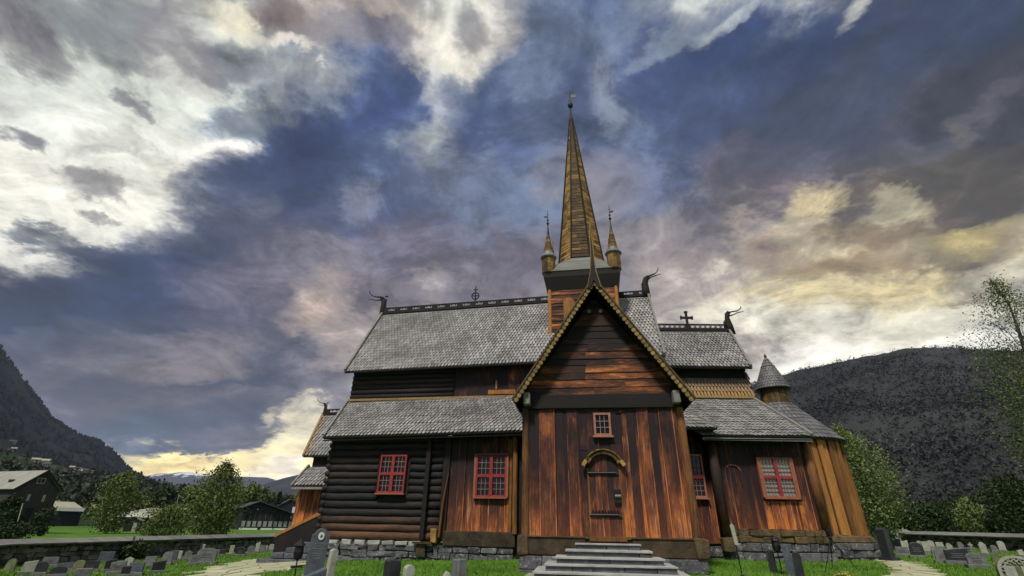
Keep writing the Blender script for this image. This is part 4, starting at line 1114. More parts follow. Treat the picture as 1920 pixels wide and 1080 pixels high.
# ================================================================== TREES
def leaf_cloud(n_clusters, per, centers, spread, size, flat=.8):
    idx = np.repeat(np.arange(len(centers)), per); c = centers[idx]+rng.standard_normal((len(idx), 3))*spread[idx][:, None]*np.array([1, 1, flat])
    return leaf_quads(c, size)
def leaf_quads(c, size):
    n = len(c); u = rng.standard_normal((n, 3)); u /= np.linalg.norm(u, axis=1)[:, None]
    v = np.cross(u, rng.standard_normal((n, 3))); v /= np.linalg.norm(v, axis=1)[:, None]
    s = size*(.6+.8*rng.random(n))[:, None]; V = np.zeros((n*4, 3))
    V[0::4] = c-u*s; V[1::4] = c-v*s*.6; V[2::4] = c+u*s; V[3::4] = c+v*s*.6
    return V
def tree(name, loc, H, Wd, label, cat='tree', leaves='leaf_mid', bark='bark', base=.12, nclus=70, per=70, size=.09, shape='birch', lean=(0, 0), droop=.3, trunk_r=None, group=None, sparse_top=0):
    loc = Vector(loc); r = root(name, loc, label, cat, group)
    tr = trunk_r or H*.016; m = MB(); k = 9
    path_ = [loc+Vector((lean[0]*(i/k)**1.3*H+.01*H*sin(i*1.7), lean[1]*(i/k)*H+.01*H*cos(i*2.1), H*.97*i/k)) for i in range(k+1)]
    m.tube(path_, [tr*(1-.93*i/k) for i in range(k+1)], 9)
    cs = []; sp = []
    for i in range(nclus):
        t = base+(1-base)*((i+.5)/nclus); 
        if shape == 'birch': R = Wd*.5*(sin(pi*min(1, ((t-base)/(1-base))*.90+.10))**.75)*(1-.25*t)
        elif shape == 'cone': R = Wd*.5*(1-(t-base)/(1-base))**.85+.02*H
        else: R = Wd*.5*sqrt(max(.05, 1-(2*(t-base)/(1-base)-1)**2))
        a = i*2.399+random.uniform(-.5, .5); rr = R*random.uniform(.35, 1.0)
        kk = min(k-1, int(t*k)); p0 = lerp(path_[kk], path_[kk+1], t*k-kk if kk < k else 0)
        end = p0+Vector((cos(a)*rr, sin(a)*rr, rr*(.35 if shape != 'cone' else -.15)+random.uniform(-.03, .03)*H))
        st_ = lerp(path_[0], path_[-1], max(.08, t-.10-.15*random.random())); st_ = Vector((lerp(p0.x, st_.x, .5), lerp(p0.y, st_.y, .5), st_.z))
        if i % 2 == 0:
            mid = lerp(st_, end, .55)+Vector((0, 0, rr*.12)); m.tube([st_, mid, end], [tr*.28*(1.1-t), tr*.16*(1.1-t), tr*.05], 5, caps=False)
        cs.append(end-loc); sp.append(max(.05*Wd, R*.30)*random.uniform(.7, 1.2))
        if droop and i % 3 == 0: cs.append(end-loc-Vector((0, 0, droop*rr))); sp.append(R*.22+.02*Wd)
    m.build('trunk', bark, r, smooth=True)
    cs = np.array([list(c) for c in cs]); sp = np.array(sp)
    if sparse_top: 
        tt_ = cs[:, 2]/H; pr = np.maximum(4, (per*(1-sparse_top*np.clip((tt_-.45)/.35, 0, 1)))).astype(int)
    else: pr = np.full(len(cs), per)
    idx = np.repeat(np.arange(len(cs)), pr)
    c = cs[idx]+rng.standard_normal((len(idx), 3))*sp[idx][:, None]*np.array([1, 1, 1.0])
    c = c[c[:, 2] > base*H*.5]
    fast_tris('crown', leaf_quads(c, size), leaves, parent=r, quads=True)
    return r
def tree_px(name, xb, yb, Y, ytop, wpx, label, z=None, **k):
    p = at(xb, yb, Y); gz = ground_z(p.x, p.y) if z is None else z
    d = CAM+Vector((p.x, p.y, 0)); top = ray(xb, ytop); f_ = sqrt((p.x**2+p.y**2)/(top.x**2+top.y**2)); H = CZ+top.z*f_-gz
    Wd = wpx/FPX*(Y*.93)
    return tree(name, (p.x, p.y, gz), H, Wd, label, **k)
tree_px('birch_tree', 1638, 1006, 29, 800, 130, 'large pale green birch with white leaning trunk right of the apse', leaves='leaf_pale', nclus=130, per=150, size=.06, lean=(-.04, 0), base=.12, sparse_top=.45)
tree_px('birch_tree', 2095, 1000, 24, 450, 215, 'tall birch with thin dark top at the right edge of the photo', leaves='leaf_mid', bark='bark_dark', nclus=190, per=140, size=.05, base=.12, sparse_top=.70)
tree_px('birch_tree', 1832, 1000, 44, 930, 42, 'small pale birch behind the right churchyard wall', leaves='leaf_pale', nclus=30, per=50, size=.10, group=None)
tree_px('birch_tree', 388, 1010, 44, 866, 98, 'full green birch beyond the left wall with airy top against the sky', leaves='leaf_mid', nclus=120, per=95, size=.085, base=.10, sparse_top=.5)
tree_px('birch_tree', 303, 1010, 40, 955, 66, 'low round green tree just behind the left churchyard wall', leaves='leaf_mid', nclus=45, per=90, size=.075, shape='ball', base=.1)
tree_px('leafy_tree', 200, 990, 75, 884, 72, 'dark green tree standing in the meadow beyond the left wall', leaves='leaf_mid', nclus=80, per=70, size=.14, base=.04)
tree_px('leafy_tree', 50, 985, 70, 928, 40, 'dark leafy tree in front of the old grey roofed barn', leaves='leaf_dark', nclus=60, per=110, size=.13, base=.04)
tree_px('leafy_tree', 4, 985, 66, 925, 34, 'dark tree at the left photo edge in front of the barn', leaves='leaf_dark', nclus=50, per=110, size=.13, base=.04)
tree_px('bush', 18, 1012, 42, 986, 44, 'dark bush on the meadow at the left edge behind the wall', cat='bush', leaves='leaf_dark', nclus=24, per=60, size=.10, shape='ball', base=.02)
tree_px('bush', 80, 985, 62, 955, 30, 'small bush beside the barn on the meadow edge', cat='bush', leaves='leaf_dark', nclus=22, per=60, size=.12, shape='ball', base=.02)
tree_px('bush', 248, 1040, 27, 1023, 34, 'dark leafy shrub growing among the left graves against the wall', cat='bush', leaves='leaf_dark', nclus=26, per=60, size=.07, shape='ball', base=.02)
names = []
k = 0
for x, yb, Y, yt, w, sh, lf in [(245, 975, 190, 925, 40, 'ball', 'leaf_mid'), (275, 975, 210, 918, 34, 'cone', 'conifer'), (300, 975, 200, 915, 40, 'ball', 'leaf_dark'), (325, 975, 230, 905, 26, 'cone', 'conifer'), (345, 975, 205, 912, 38, 'ball', 'leaf_mid'), (365, 976, 240, 908, 24, 'cone', 'conifer'), (425, 976, 190, 915, 44, 'ball', 'leaf_dark'),
        (458, 978, 170, 912, 44, 'ball', 'leaf_mid'), (478, 978, 210, 918, 36, 'ball', 'leaf_dark'), (499, 978, 220, 922, 22, 'ball', 'leaf_mid'), (514, 978, 200, 921, 17, 'cone', 'conifer'), (532, 978, 230, 930, 28, 'ball', 'leaf_dark'), (554, 978, 210, 925, 30, 'ball', 'leaf_mid'), (582, 978, 240, 925, 34, 'ball', 'leaf_dark')]:
    ord_ = ['first', 'second', 'third', 'fourth', 'fifth', 'sixth', 'seventh', 'eighth', 'ninth', 'tenth', 'eleventh', 'twelfth', 'thirteenth', 'fourteenth'][k]; k += 1
    tree_px('spruce_tree' if sh == 'cone' else 'leafy_tree', x, yb, Y, yt, w, f"{'pointed spruce' if sh == 'cone' else 'rounded tree'} in the distant left treeline, {ord_} from the left", leaves=lf, bark='bark_dark', nclus=44, per=50, size=.45, shape=sh, base=.03, group='distant treeline left of the church')
k = 0
for x, Y, yt, w, lf in [(1690, 46, 960, 60, 'leaf_dark'), (1722, 52, 948, 60, 'leaf_dark'), (1752, 48, 958, 56, 'leaf_dark'), (1782, 55, 944, 60, 'leaf_dark'), (1812, 50, 955, 44, 'leaf_dark'), (1858, 50, 940, 70, 'leaf_dark'), (1898, 46, 920, 80, 'leaf_dark'), (1935, 40, 900, 90, 'leaf_dark'), (1590, 60, 960, 50, 'leaf_dark')]:
    k += 1
    tree_px('leafy_tree', x, 1000, Y, yt, w, f"dark leafy tree behind the right wall, {['first','second','third','fourth','fifth','sixth','seventh','eighth','ninth'][k-1]} from the apse" if k < 9 else 'dark leafy tree close behind the apse beneath the pale birch', leaves=lf, bark='bark_dark', nclus=50, per=120, size=.10, shape='ball', base=.02, group='dark trees behind the right wall')

def forest(name, V3, n, hmin, hmax, mat, tmin=.0, tmax=1.0, conif=.6, label='', seed=1, wscale=.62, amin=0, amax=1, blobby=3):
    """far-off wood on a slope: many small crowns standing on it"""
    r_ = np.random.default_rng(seed); NA, NR = V3.shape[0]-1, V3.shape[1]-1; J1 = NR/1.35
    ii = (amin+(amax-amin)*r_.random(n))*NA; jj = (tmin+(tmax-tmin)*r_.random(n)**.8)*J1
    i0 = np.minimum(ii.astype(int), NA-1); j0 = np.minimum(jj.astype(int), NR-1); fi = (ii-i0)[:, None]; fj = (jj-j0)[:, None]
    P = (V3[i0, j0]*(1-fi)*(1-fj)+V3[i0+1, j0]*fi*(1-fj)+V3[i0, j0+1]*(1-fi)*fj+V3[i0+1, j0+1]*fi*fj)
    keep = [mn.noise(Vector(tuple(p*.006)))+.25*r_.standard_normal() > -.02 for p in P]; P = P[np.array(keep)]; n = len(P)
    H = hmin+(hmax-hmin)*r_.random(n); tris = []
    if conif == 0:
        k = 12 if n < 9000 else 5; idx = np.repeat(np.arange(n), k); c = P[idx]+r_.standard_normal((n*k, 3))*(H[idx]*.30)[:, None]+np.c_[np.zeros(n*k), np.zeros(n*k), H[idx]*.5]
        V = leaf_quads(c, 1.0); ctr = np.repeat(c, 4, axis=0); V = ctr+(V-ctr)*np.repeat(H[idx]*.26, 4)[:, None]
        return fast_tris(name, V, mat, 'stuff', label, 'wood', quads=True)
    for k in range(4):
        a = r_.random(n)*np.pi+k*np.pi/4
        w = H*wscale*(.5+.5*r_.random(n)); o = r_.standard_normal((n, 2))*(H*.12)[:, None]
        T_ = np.zeros((n*3, 3)); c = P+np.c_[o, np.zeros(n)]
        T_[0::3] = c+np.c_[-np.cos(a)*w, -np.sin(a)*w, H*.02]; T_[1::3] = c+np.c_[np.cos(a)*w, np.sin(a)*w, H*.05*r_.random(n)]; T_[2::3] = c+np.c_[r_.standard_normal((n, 2))*(H*.06)[:, None], H]
        tris.append(T_)
    return fast_tris(name, np.concatenate(tris), mat, 'stuff', label, 'wood')
forest('forest', mR, 30000, 4, 9, 'farwood', .0, 1.0, conif=0, label='dark wood covering the right mountainside', seed=2, amin=.2, amax=.9)
forest('forest', mL, 16000, 5, 12, 'farwood', .05, 1.0, label='dark wood covering the steep left mountainside', seed=3, amin=.15, amax=.95)
forest('forest', mH, 7000, 3, 7, 'hillwood', .12, 1.0, label='mixed wood on the low hillside above the village', seed=5, amin=.1, amax=1, conif=0)
forest('forest', mH, 1500, 2, 5, 'leaf_mid', .05, .8, label='lighter green trees scattered through the village hillside', seed=6, amin=.1, amax=1, conif=0)

# ================================================================== WALLS OF THE CHURCHYARD
def yard_wall(P0, P1, ztop0, ztop1, label, cap_h=.16, capw=.62, face=-1):
    r = root('stone_wall', ((P0[0]+P1[0])/2, (P0[1]+P1[1])/2, 0), label, 'wall')
    a = Vector((P0[0], P0[1], 0)); b = Vector((P1[0], P1[1], 0)); L = (b-a).length; d = (b-a)/L; nn = Vector((d.y, -d.x, 0))
    m = MB(); x = 0
    for c in range(5):
        x = 0
        while x < L:
            w = random.uniform(.18, .5); zt = lerp(ztop0, ztop1, x/L); p = a+d*x; g = ground_z(p.x, p.y)-.1
            z0 = lerp(g, zt, c/5); z1 = lerp(g, zt, (c+1)/5)-.01
            off = random.uniform(-.05, .05)
            F_ = lambda q, s, z: a+d*q+nn*s+Vector((0, 0, z))
            m.box(F_, x+.015, min(L, x+w)-.015, -.25, .25+off, z0+.01, z1, 0, .045); x += w
    m.build('dry_stones', 'drystone', r)
    m = MB(); m.add([a+nn*.18+Vector((0, 0, ground_z(a.x, a.y)-.3)), b+nn*.18+Vector((0, 0, ground_z(b.x, b.y)-.3)), b+nn*.18+Vector((0, 0, ztop1)), a+nn*.18+Vector((0, 0, ztop0))], [(0, 1, 2, 3)]); 
    m.build('wall_core', 'blackwall', r)
    m = MB(); x = 0
    while x < L:
        w = min(random.uniform(2.2, 3.2), L-x); z0 = lerp(ztop0, ztop1, x/L); z1 = lerp(ztop0, ztop1, (x+w)/L)
        q0 = a+d*(x+.01); q1 = a+d*(x+w-.01); z0 += random.uniform(-.01, .01)
        for s_ in (-1, 1):
            e0 = q0+nn*(s_*capw)+Vector((0, 0, z0)); e1 = q1+nn*(s_*capw)+Vector((0, 0, z1)); t0 = q0+Vector((0, 0, z0+cap_h+.0)); t1 = q1+Vector((0, 0, z1+cap_h))
            if s_ > 0: m.slab(e0, e1, t1, t0, .05)
            else: m.slab(e1, e0, t0, t1, .05)
        x += w
    m.build('cap_boards', 'capslate', r)
    return r
pA = at(-260, 1022, 15.5); pB = at(0, 1012, 22); pC = at(720, 998, 53)
yard_wall((pA.x, pA.y), (pB.x, pB.y), .60, .60, 'low dry stone wall with sloping grey board cap at the far left of the graveyard')
yard_wall((pB.x, pB.y), (pC.x, pC.y), .60, .70, 'long dry stone churchyard wall with grey board cap behind the left graves')
pD = at(1588, 992, 36); pE = at(1700, 992, 35); pF = at(2100, 1002, 22)
yard_wall((pD.x, pD.y), (pE.x, pE.y), 1.55, 1.58, 'short stretch of capped stone wall behind the black obelisk and pale birch')
yard_wall((pE.x, pE.y), (pF.x, pF.y), 1.50, 1.42, 'dry stone churchyard wall with pale board cap behind the right graves')

# ================================================================== GRAVESTONES
ORD = ['first', 'second', 'third', 'fourth', 'fifth', 'sixth', 'seventh', 'eighth', 'ninth', 'tenth', 'eleventh', 'twelfth', 'thirteenth', 'fourteenth', 'fifteenth', 'sixteenth', 'seventeenth', 'eighteenth', 'nineteenth', 'twentieth']
def ordinal(i):
    if i < 20: return ORD[i]
    T_ = {2: 'twenty', 3: 'thirty', 4: 'forty', 5: 'fifty', 6: 'sixty'}
    U_ = {2: 'twentieth', 3: 'thirtieth', 4: 'fortieth', 5: 'fiftieth', 6: 'sixtieth'}
    n = i+1
    return U_[n//10] if n % 10 == 0 else T_[n//10]+'-'+ORD[n % 10-1]
def shape_poly(shape, w, h):
    a = w/2
    if shape == 'round': r = a; return [(-a, 0), (a, 0)]+[(a*cos(pi*i/12), h-a*.8+a*.8*sin(pi*i/12)) for i in range(13)]
    if shape == 'shoulder': return [(-a, 0), (a, 0), (a, h-a*.75), (a*.72, h-a*.62)]+[(a*.66*cos(pi*i/10), h-a*.6+a*.6*sin(pi*i/10)) for i in range(11)]+[(-a*.72, h-a*.62), (-a, h-a*.75)]
    if shape == 'flat': return [(-a, 0), (a, 0), (a, h*.97), (a*.9, h), (-a*.9, h), (-a, h*.97)]
    if shape == 'slant': return [(-a, 0), (a, 0), (a, h), (-a, h*.86)]
    if shape == 'low': return [(-a, 0), (a, 0)]+[(a*cos(pi*i/12), h*.72+h*.28*sin(pi*i/12)) for i in range(13)]
    if shape == 'rough':
        return [(-a, 0), (a, 0), (a*.98, h*.45), (a*.8, h*.8), (a*.35, h*.97), (-a*.2, h), (-a*.6, h*.86), (-a*.92, h*.5)]
    if shape == 'point': return [(-a, 0), (a, 0), (a, h*.8), (0, h), (-a, h*.8)]
    if shape == 'cross':
        t = a*.34; z = h*.66
        return [(-t, 0), (t, 0), (t, z-t), (a, z-t), (a, z+t), (t, z+t), (t, h), (-t, h), (-t, z+t), (-a, z+t), (-a, z-t), (-t, z-t)]
SH = {'round': 'round-topped', 'shoulder': 'shouldered', 'flat': 'square-topped', 'slant': 'slant-topped', 'low': 'low arched', 'rough': 'rough uneven', 'point': 'pointed', 'cross': 'cross-shaped', 'obelisk': 'tapering'}
TN = {'st_grey': 'grey', 'st_pale': 'pale', 'st_dark': 'black polished', 'st_moss': 'mossy', 'st_blue': 'blue-grey'}
def grave(p, w, h, tone, shape, yaw, lean, label, group, thick=None, plinth=True, ltx=0):
    r = root('gravestone', p, label, 'gravestone', group)
    r.rotation_euler = (ltx, lean, yaw)
    F_ = lambda x, n, z: Vector((x, n, z))+Vector(p)
    th = thick or min(.2, max(.10, w*.26)); m = MB()
    m.extrude(F_, [(x+random.uniform(-.006, .006), z-(.12 if z == 0 else 0)+(.10 if plinth and z == 0 else 0)) for x, z in shape_poly(shape, w, h)], -th/2, th/2)
    m.build('headstone', tone, r, bevel=.012)
    if plinth:
        m = MB(); m.box(F_, -w*.62, w*.62, -th*.95, th*.95, -.12, .10, 0, .008); m.build('plinth', 'st_grey' if tone != 'st_moss' else 'st_moss', r, bevel=.01)
    if shape != 'cross' and w > .4 and tone != 'st_moss':
        m = MB(); nl = 3
        for i in range(nl): hw = w*(.28-.05*(i % 2)); z = h*(.62-.11*i); m.box(F_, -hw, hw, -th/2-.004, -th/2+.01, z, z+h*.022)
        m.build('inscription', 'st_dark' if tone in ('st_pale', 'st_grey') else 'st_grey', r)
    return r
def field(lst, side, group, place):
    lst = sorted(lst, key=lambda q: q[0]); k = 0
    for (x, yb, h, w, tone, shape, yaw, ln) in lst:
        p = onground(x, yb); z = ground_z(p.x, p.y); d = p.y
        H = (CZ-z)*h/max(8., (yb-(985+.0175*(x-960)))); W_ = w/FPX*d*.93/max(.55, cos(radians(yaw)))
        H = max(.30, min(1.3, H*.95)); W_ = max(.20, min(.85, W_*.8))
        grave((p.x, p.y, z), W_, H, 'st_'+tone, shape, radians(yaw+random.uniform(-7, 7)), radians(ln), f"{TN['st_'+tone]} {SH[shape]} gravestone, {ordinal(k)} stone from the left {place}", group, plinth=(shape != 'rough'), ltx=radians(random.uniform(-4, 4)))
        k += 1
LF = [(15, 1073, 26, 18, 'moss', 'rough', 20, 0), (50, 1078, 28, 20, 'pale', 'slant', 30, 0), (72, 1080, 28, 18, 'dark', 'round', 30, 0), (90, 1064, 20, 22, 'grey', 'flat', 35, 0), (105, 1084, 22, 24, 'dark', 'low', 30, 0), (127, 1053, 26, 9, 'pale', 'flat', 30, 0), (118, 1073, 20, 24, 'blue', 'slant', 30, 0), (143, 1076, 26, 18, 'moss', 'round', 25, 0), (150, 1090, 24, 26, 'grey', 'flat', 30, 0), (165, 1073, 22, 24, 'dark', 'flat', 35, 0), (196, 1056, 22, 24, 'blue', 'flat', 25, 0), (202, 1073, 26, 14, 'dark', 'slant', 40, 0), (217, 1078, 28, 24, 'grey', 'slant', 30, 0), (238, 1066, 22, 16, 'pale', 'point', 10, 0), (232, 1084, 22, 14, 'dark', 'flat', 30, 0), (251, 1080, 26, 26, 'blue', 'flat', 20, 0), (272, 1036, 16, 10, 'grey', 'round', 20, 0), (279, 1063, 20, 20, 'grey', 'flat', 20, 0), (294, 1076, 26, 20, 'dark', 'slant', 35, 0), (289, 1037, 22, 11, 'pale', 'flat', 15, 5), (310, 1060, 26, 18, 'grey', 'low', 20, 0), (322, 1056, 24, 14, 'blue', 'flat', 20, 0), (333, 1052, 20, 9, 'pale', 'flat', 20, 0), (334, 1032, 30, 9, 'grey', 'flat', 20, 5), (350, 1052, 20, 14, 'grey', 'point', 15, 0), (362, 1060, 22, 14, 'grey', 'slant', 30, 0), (352, 1034, 12, 8, 'pale', 'cross', 10, 0), (366, 1035, 16, 9, 'grey', 'round', 20, 0), (376, 1040, 20, 8, 'pale', 'flat', 15, 4), (384, 1057, 30, 36, 'grey', 'low', 20, 0), (390, 1037, 16, 16, 'pale', 'low', 20, 0), (402, 1024, 14, 5, 'pale', 'flat', 10, 0), (405, 1044, 14, 9, 'grey', 'flat', 15, 0), (411, 1034, 14, 8, 'pale', 'shoulder', 15, 0), (415, 1043, 14, 12, 'dark', 'round', 20, 0), (421, 1026, 10, 6, 'grey', 'round', 20, 0), (432, 1027, 12, 8, 'grey', 'round', 20, 0), (432, 1042, 20, 8, 'pale', 'flat', 20, 0), (443, 1029, 12, 7, 'pale', 'cross', 10, 0), (449, 1043, 18, 18, 'dark', 'round', 20, 0), (453, 1027, 10, 8, 'grey', 'flat', 20, 0), (462, 1029, 12, 8, 'grey', 'round', 20, 0), (469, 1039, 16, 14, 'grey', 'round', 20, 0), (481, 1037, 22, 8, 'pale', 'slant', 20, 0), (491, 1036, 14, 12, 'grey', 'flat', 20, 0), (499, 1033, 11, 5, 'pale', 'cross', 15, 0), (508, 1033, 13, 10, 'pale', 'round', 20, 0), (519, 1031, 11, 8, 'grey', 'flat', 20, 0), (531, 1030, 12, 8, 'moss', 'rough', 20, 0)]
field(LF, 'left', 'gravestones in the left part of the churchyard', 'in the left graveyard')
RF = [(1661, 1043, 30, 0, 0, 0, 0, 0), (1670, 1030, 24, 14, 'grey', 'flat', -25, 0), (1684, 1028, 18, 14, 'blue', 'flat', -25, 0), (1690, 1026, 28, 9, 'pale', 'flat', -20, -4), (1701, 1036, 24, 12, 'pale', 'slant', -25, 0), (1694, 1043, 18, 22, 'grey', 'flat', -20, 0), (1723, 1046, 30, 22, 'dark', 'round', -30, 0), (1727, 1028, 14, 10, 'pale', 'round', -20, 0), (1741, 1037, 22, 12, 'pale', 'flat', -25, -3), (1748, 1029, 16, 12, 'pale', 'round', -20, 0), (1764, 1029, 12, 13, 'pale', 'flat', -20, 0), (1757, 1047, 20, 12, 'grey', 'round', -25, 0), (1773, 1024, 20, 12, 'blue', 'flat', -20, -4), (1771, 1056, 28, 22, 'grey', 'slant', -30, 0), (1783, 1036, 18, 10, 'pale', 'shoulder', -20, 0), (1804, 1032, 16, 10, 'grey', 'shoulder', -20, 0), (1800, 1058, 32, 36, 'dark', 'slant', -30, 0), (1822, 1030, 12, 7, 'pale', 'cross', -15, 0), (1817, 1045, 20, 12, 'blue', 'slant', -25, 0), (1836, 1066, 30, 32, 'grey', 'low', -20, 0), (1848, 1042, 26, 12, 'pale', 'shoulder', -20, 0), (1866, 1036, 14, 10, 'grey', 'round', -20, 0), (1882, 1036, 22, 12, 'pale', 'round', -20, 0), (1870, 1055, 18, 16, 'moss', 'rough', -20, 0), (1912, 1030, 14, 12, 'grey', 'flat', -20, 0), (1917, 1046, 16, 10, 'pale', 'slant', -20, 0), (1898, 1062, 16, 14, 'moss', 'round', -20, 0)]
field(RF[1:], 'right', 'gravestones in the right part of the churchyard', 'in the right graveyard')

def top_at(x, ytop, Y, dz=0):
    q = at(x, ytop, Y); return (q.x, q.y, ground_z(q.x, q.y)), q.z-ground_z(q.x, q.y)
def W_px(w, Y): return w/FPX*Y*.93
# tall black obelisk slab on the right
p, h = top_at(1651, 991, 20.2)
r = root('obelisk', p, 'tall black square grave pillar beside the right flagstone path', 'gravestone'); r.rotation_euler = (0, 0, radians(28))
F_ = lambda x, n, z: Vector((x, n, z))+Vector(p)
m = MB(); m.extrude(F_, [(-.17, .1), (.17, .1), (.15, h-.04), (0, h+.02), (-.15, h-.04)], -.15, .15); m.build('pillar', 'st_dark', r, bevel=.01)
m = MB(); m.box(F_, -.27, .27, -.25, .25, -.15, .12); m.build('plinth', 'st_dark', r, bevel=.01)
# ornate pale arched stone, right bottom corner
p, h = top_at(1897, 1042, 13.6)
r = root('gravestone', p, 'large pale arched gravestone with openwork carving at the bottom right corner', 'gravestone'); r.rotation_euler = (0, 0, radians(-22))
F_ = (lambda p: (lambda x, n, z: Vector((x, n, z))+Vector(p)))(p)
m = MB(); a = .40
m.extrude(F_, shape_poly('round', 2*a, h), -.05, .09); m.build('headstone', 'st_moss', r, bevel=.012)
m = MB()
for i in range(14):
    q0 = pi*i/14; q1 = pi*(i+1)/14; zc = h-a*.8
    m.extrude(F_, [(a*.86*cos(q0), zc+a*.68*sin(q0)), (a*1.02*cos(q0), zc+a*.82*sin(q0)), (a*1.02*cos(q1), zc+a*.82*sin(q1)), (a*.86*cos(q1), zc+a*.68*sin(q1))], -.09, -.052)
m.box(F_, -a*1.02, -a*.86, -.09, -.052, -.1, zc); m.box(F_, a*.86, a*1.02, -.09, -.052, -.1, zc)
m.build('arch_border', 'st_pale', r)
m = MB()
for i in range(16):
    q = pi*(i+.5)/16; rr = a*(.62+.12*(i % 2)); c = (rr*cos(q), zc+rr*.8*sin(q))
    m.tube([F_(c[0]+.045*cos(t), -.075, c[1]+.045*sin(t)) for t in [j*pi/5 for j in range(9)]], .012, 5, caps=True)
for s_ in (-1, 1):
    m.box(F_, s_*.17-.11, s_*.17+.11, -.085, -.052, zc-.35, zc+.10)
m.build('carving', 'st_pale', r)
# foreground stones
def fg(x, ytop, Y, w, tone, shape, yaw, lean, label, thick=.16, ltx=0, plinth=False):
    p, h = top_at(x, ytop, Y); return grave(p, W_px(w, Y), h, tone, shape, radians(yaw), radians(lean), label, 'gravestones on the grass before the church', thick=thick, plinth=plinth, ltx=ltx)
fg(736, 1050, 9.5, 22, 'st_dark', 'flat', 38, 1, 'dark square gravestone with chipped top on the grass below the left red window', .22)
fg(768, 1059, 9.3, 17, 'st_pale', 'round', 30, 0, 'pale round-topped gravestone immediately right of the dark square stone', .15)
fg(862, 1048, 9.8, 16, 'st_grey', 'flat', 40, 0, 'grey upright gravestone with pale side beneath the right-hand red window', .22)
fg(838, 1071, 9.6, 24, 'st_pale', 'rough', 10, 0, 'low pale rough stone leaning against the grey upright gravestone', .2)
fg(621, 1029, 10.2, 13, 'st_pale', 'round', 42, 4, 'narrow pale lichen-covered gravestone beside the tall medallion stone', .13)
fg(593, 1064, 8.6, 34, 'st_blue', 'slant', 25, 0, 'dark wedge-shaped gravestone in front of the tall medallion stone', .3)
fg(1443, 1030, 15.6, 11, 'st_dark', 'round', -30, 0, 'small dark gravestone, left one of three below the chancel window', .18)
fg(1472, 1021, 15.0, 13, 'st_blue', 'flat', -28, -1, 'tallest grey gravestone, middle one of three below the chancel window', .22)
fg(1491, 1034, 14.6, 14, 'st_dark', 'round', -28, 0, 'short dark gravestone, right one of three below the chancel window', .18)
# tall stone with medallion
p, h = top_at(599, 990, 11.6)
r = root('gravestone', p, 'tall blue-grey gravestone with white oval medallion at the left end of the church', 'gravestone'); r.rotation_euler = (0, radians(3), radians(22))
F_ = (lambda p: (lambda x, n, z: Vector((x, n, z))+Vector(p)))(p)
w_ = .36; hb = .46
m = MB(); m.extrude(F_, [(x, z+hb) for x, z in shape_poly('shoulder', w_, h-hb)], -.10, .10); hs = m.build('headstone', 'st_blue', r, bevel=.012)
m = MB(); m.box(F_, -.25, .25, -.19, .19, -.15, hb-.06); m.box(F_, -.22, .22, -.16, .16, hb-.06, hb); m.build('plinth', 'st_grey', r, bevel=.015)
m = MB(); m.extrude(F_, [(.062*cos(q*pi/10), h-.15+.075*sin(q*pi/10)) for q in range(20)], -.118, -.101); md = m.build('medallion', 'white', r)
m = MB()
for i in range(4): a = i*pi/4; m.beam(F_(-.03*cos(a), -.122, h-.15-.035*sin(a)), F_(.03*cos(a), -.122, h-.15+.035*sin(a)), .008, .008)
m.build('rosette', 'st_blue', md)
m = MB()
for i in range(7): hw = (.11, .09, .12, .07, .10, .12, .06)[i]; z = h-.30-.045*i; m.box(F_, -hw, hw, -.104, -.09, z, z+.012)
m.build('inscription', 'st_grey', r)

# ================================================================== SMALL THINGS BY THE CHURCH
def stake(x, yb, ytop, Y, label, kind):
    p, h = top_at(x, ytop, Y); r = root('grave_lantern' if kind != 'paddle' else 'marker_stake', p, label, 'lantern' if kind != 'paddle' else 'marker')
    P = lambda x, n, z: Vector((x, n, z))+Vector(p)
    m = MB(); m.tube([P(0, 0, -.1), P(-.03, 0, h*.6)], .016, 6); m.lathe(P(0, 0, 0), [(.05, 0), (.04, .08), (.012, .12)], 8); m.build('rod', 'iron', r)
    m = MB()
    if kind == 'paddle':
        m.extrude(P, [(-.06, h*.6), (.03, h*.58), (.0, h*.95), (-.06, h), (-.11, h*.95)], -.02, .01); m.build('plate', 'st_pale', r)
    else:
        m.lathe(P(-.03, 0, 0), [(.02, h*.55), (.10, h*.6), (.12, h*.72), (.10, h*.86), (.05, h*.95), (.01, h)], 8); m.build('lantern_body', 'iron', r)
        m = MB(); m.lathe(P(-.03, 0, 0), [(.15, h*.86), (.14, h*.875), (.03, h*.97), (.005, h*.99)], 8); m.build('lantern_cap', 'iron', r)
        m = MB(); m.beam(P(-.15, 0, h*.42), P(.12, 0, h*.44), .03, .05); m.build('cross_piece', 'iron', r)
stake(1375, 1047, 981, 14.5, 'thin black stake with pale blade-shaped plate by the round post', 'paddle')
stake(1453, 1050, 1003, 15.2, 'short black lantern on a stake before the mossy chancel base', 'lantern')
stake(567, 1062, 1010, 13.2, 'black oval lantern on a thin rod left of the medallion gravestone', 'lantern')
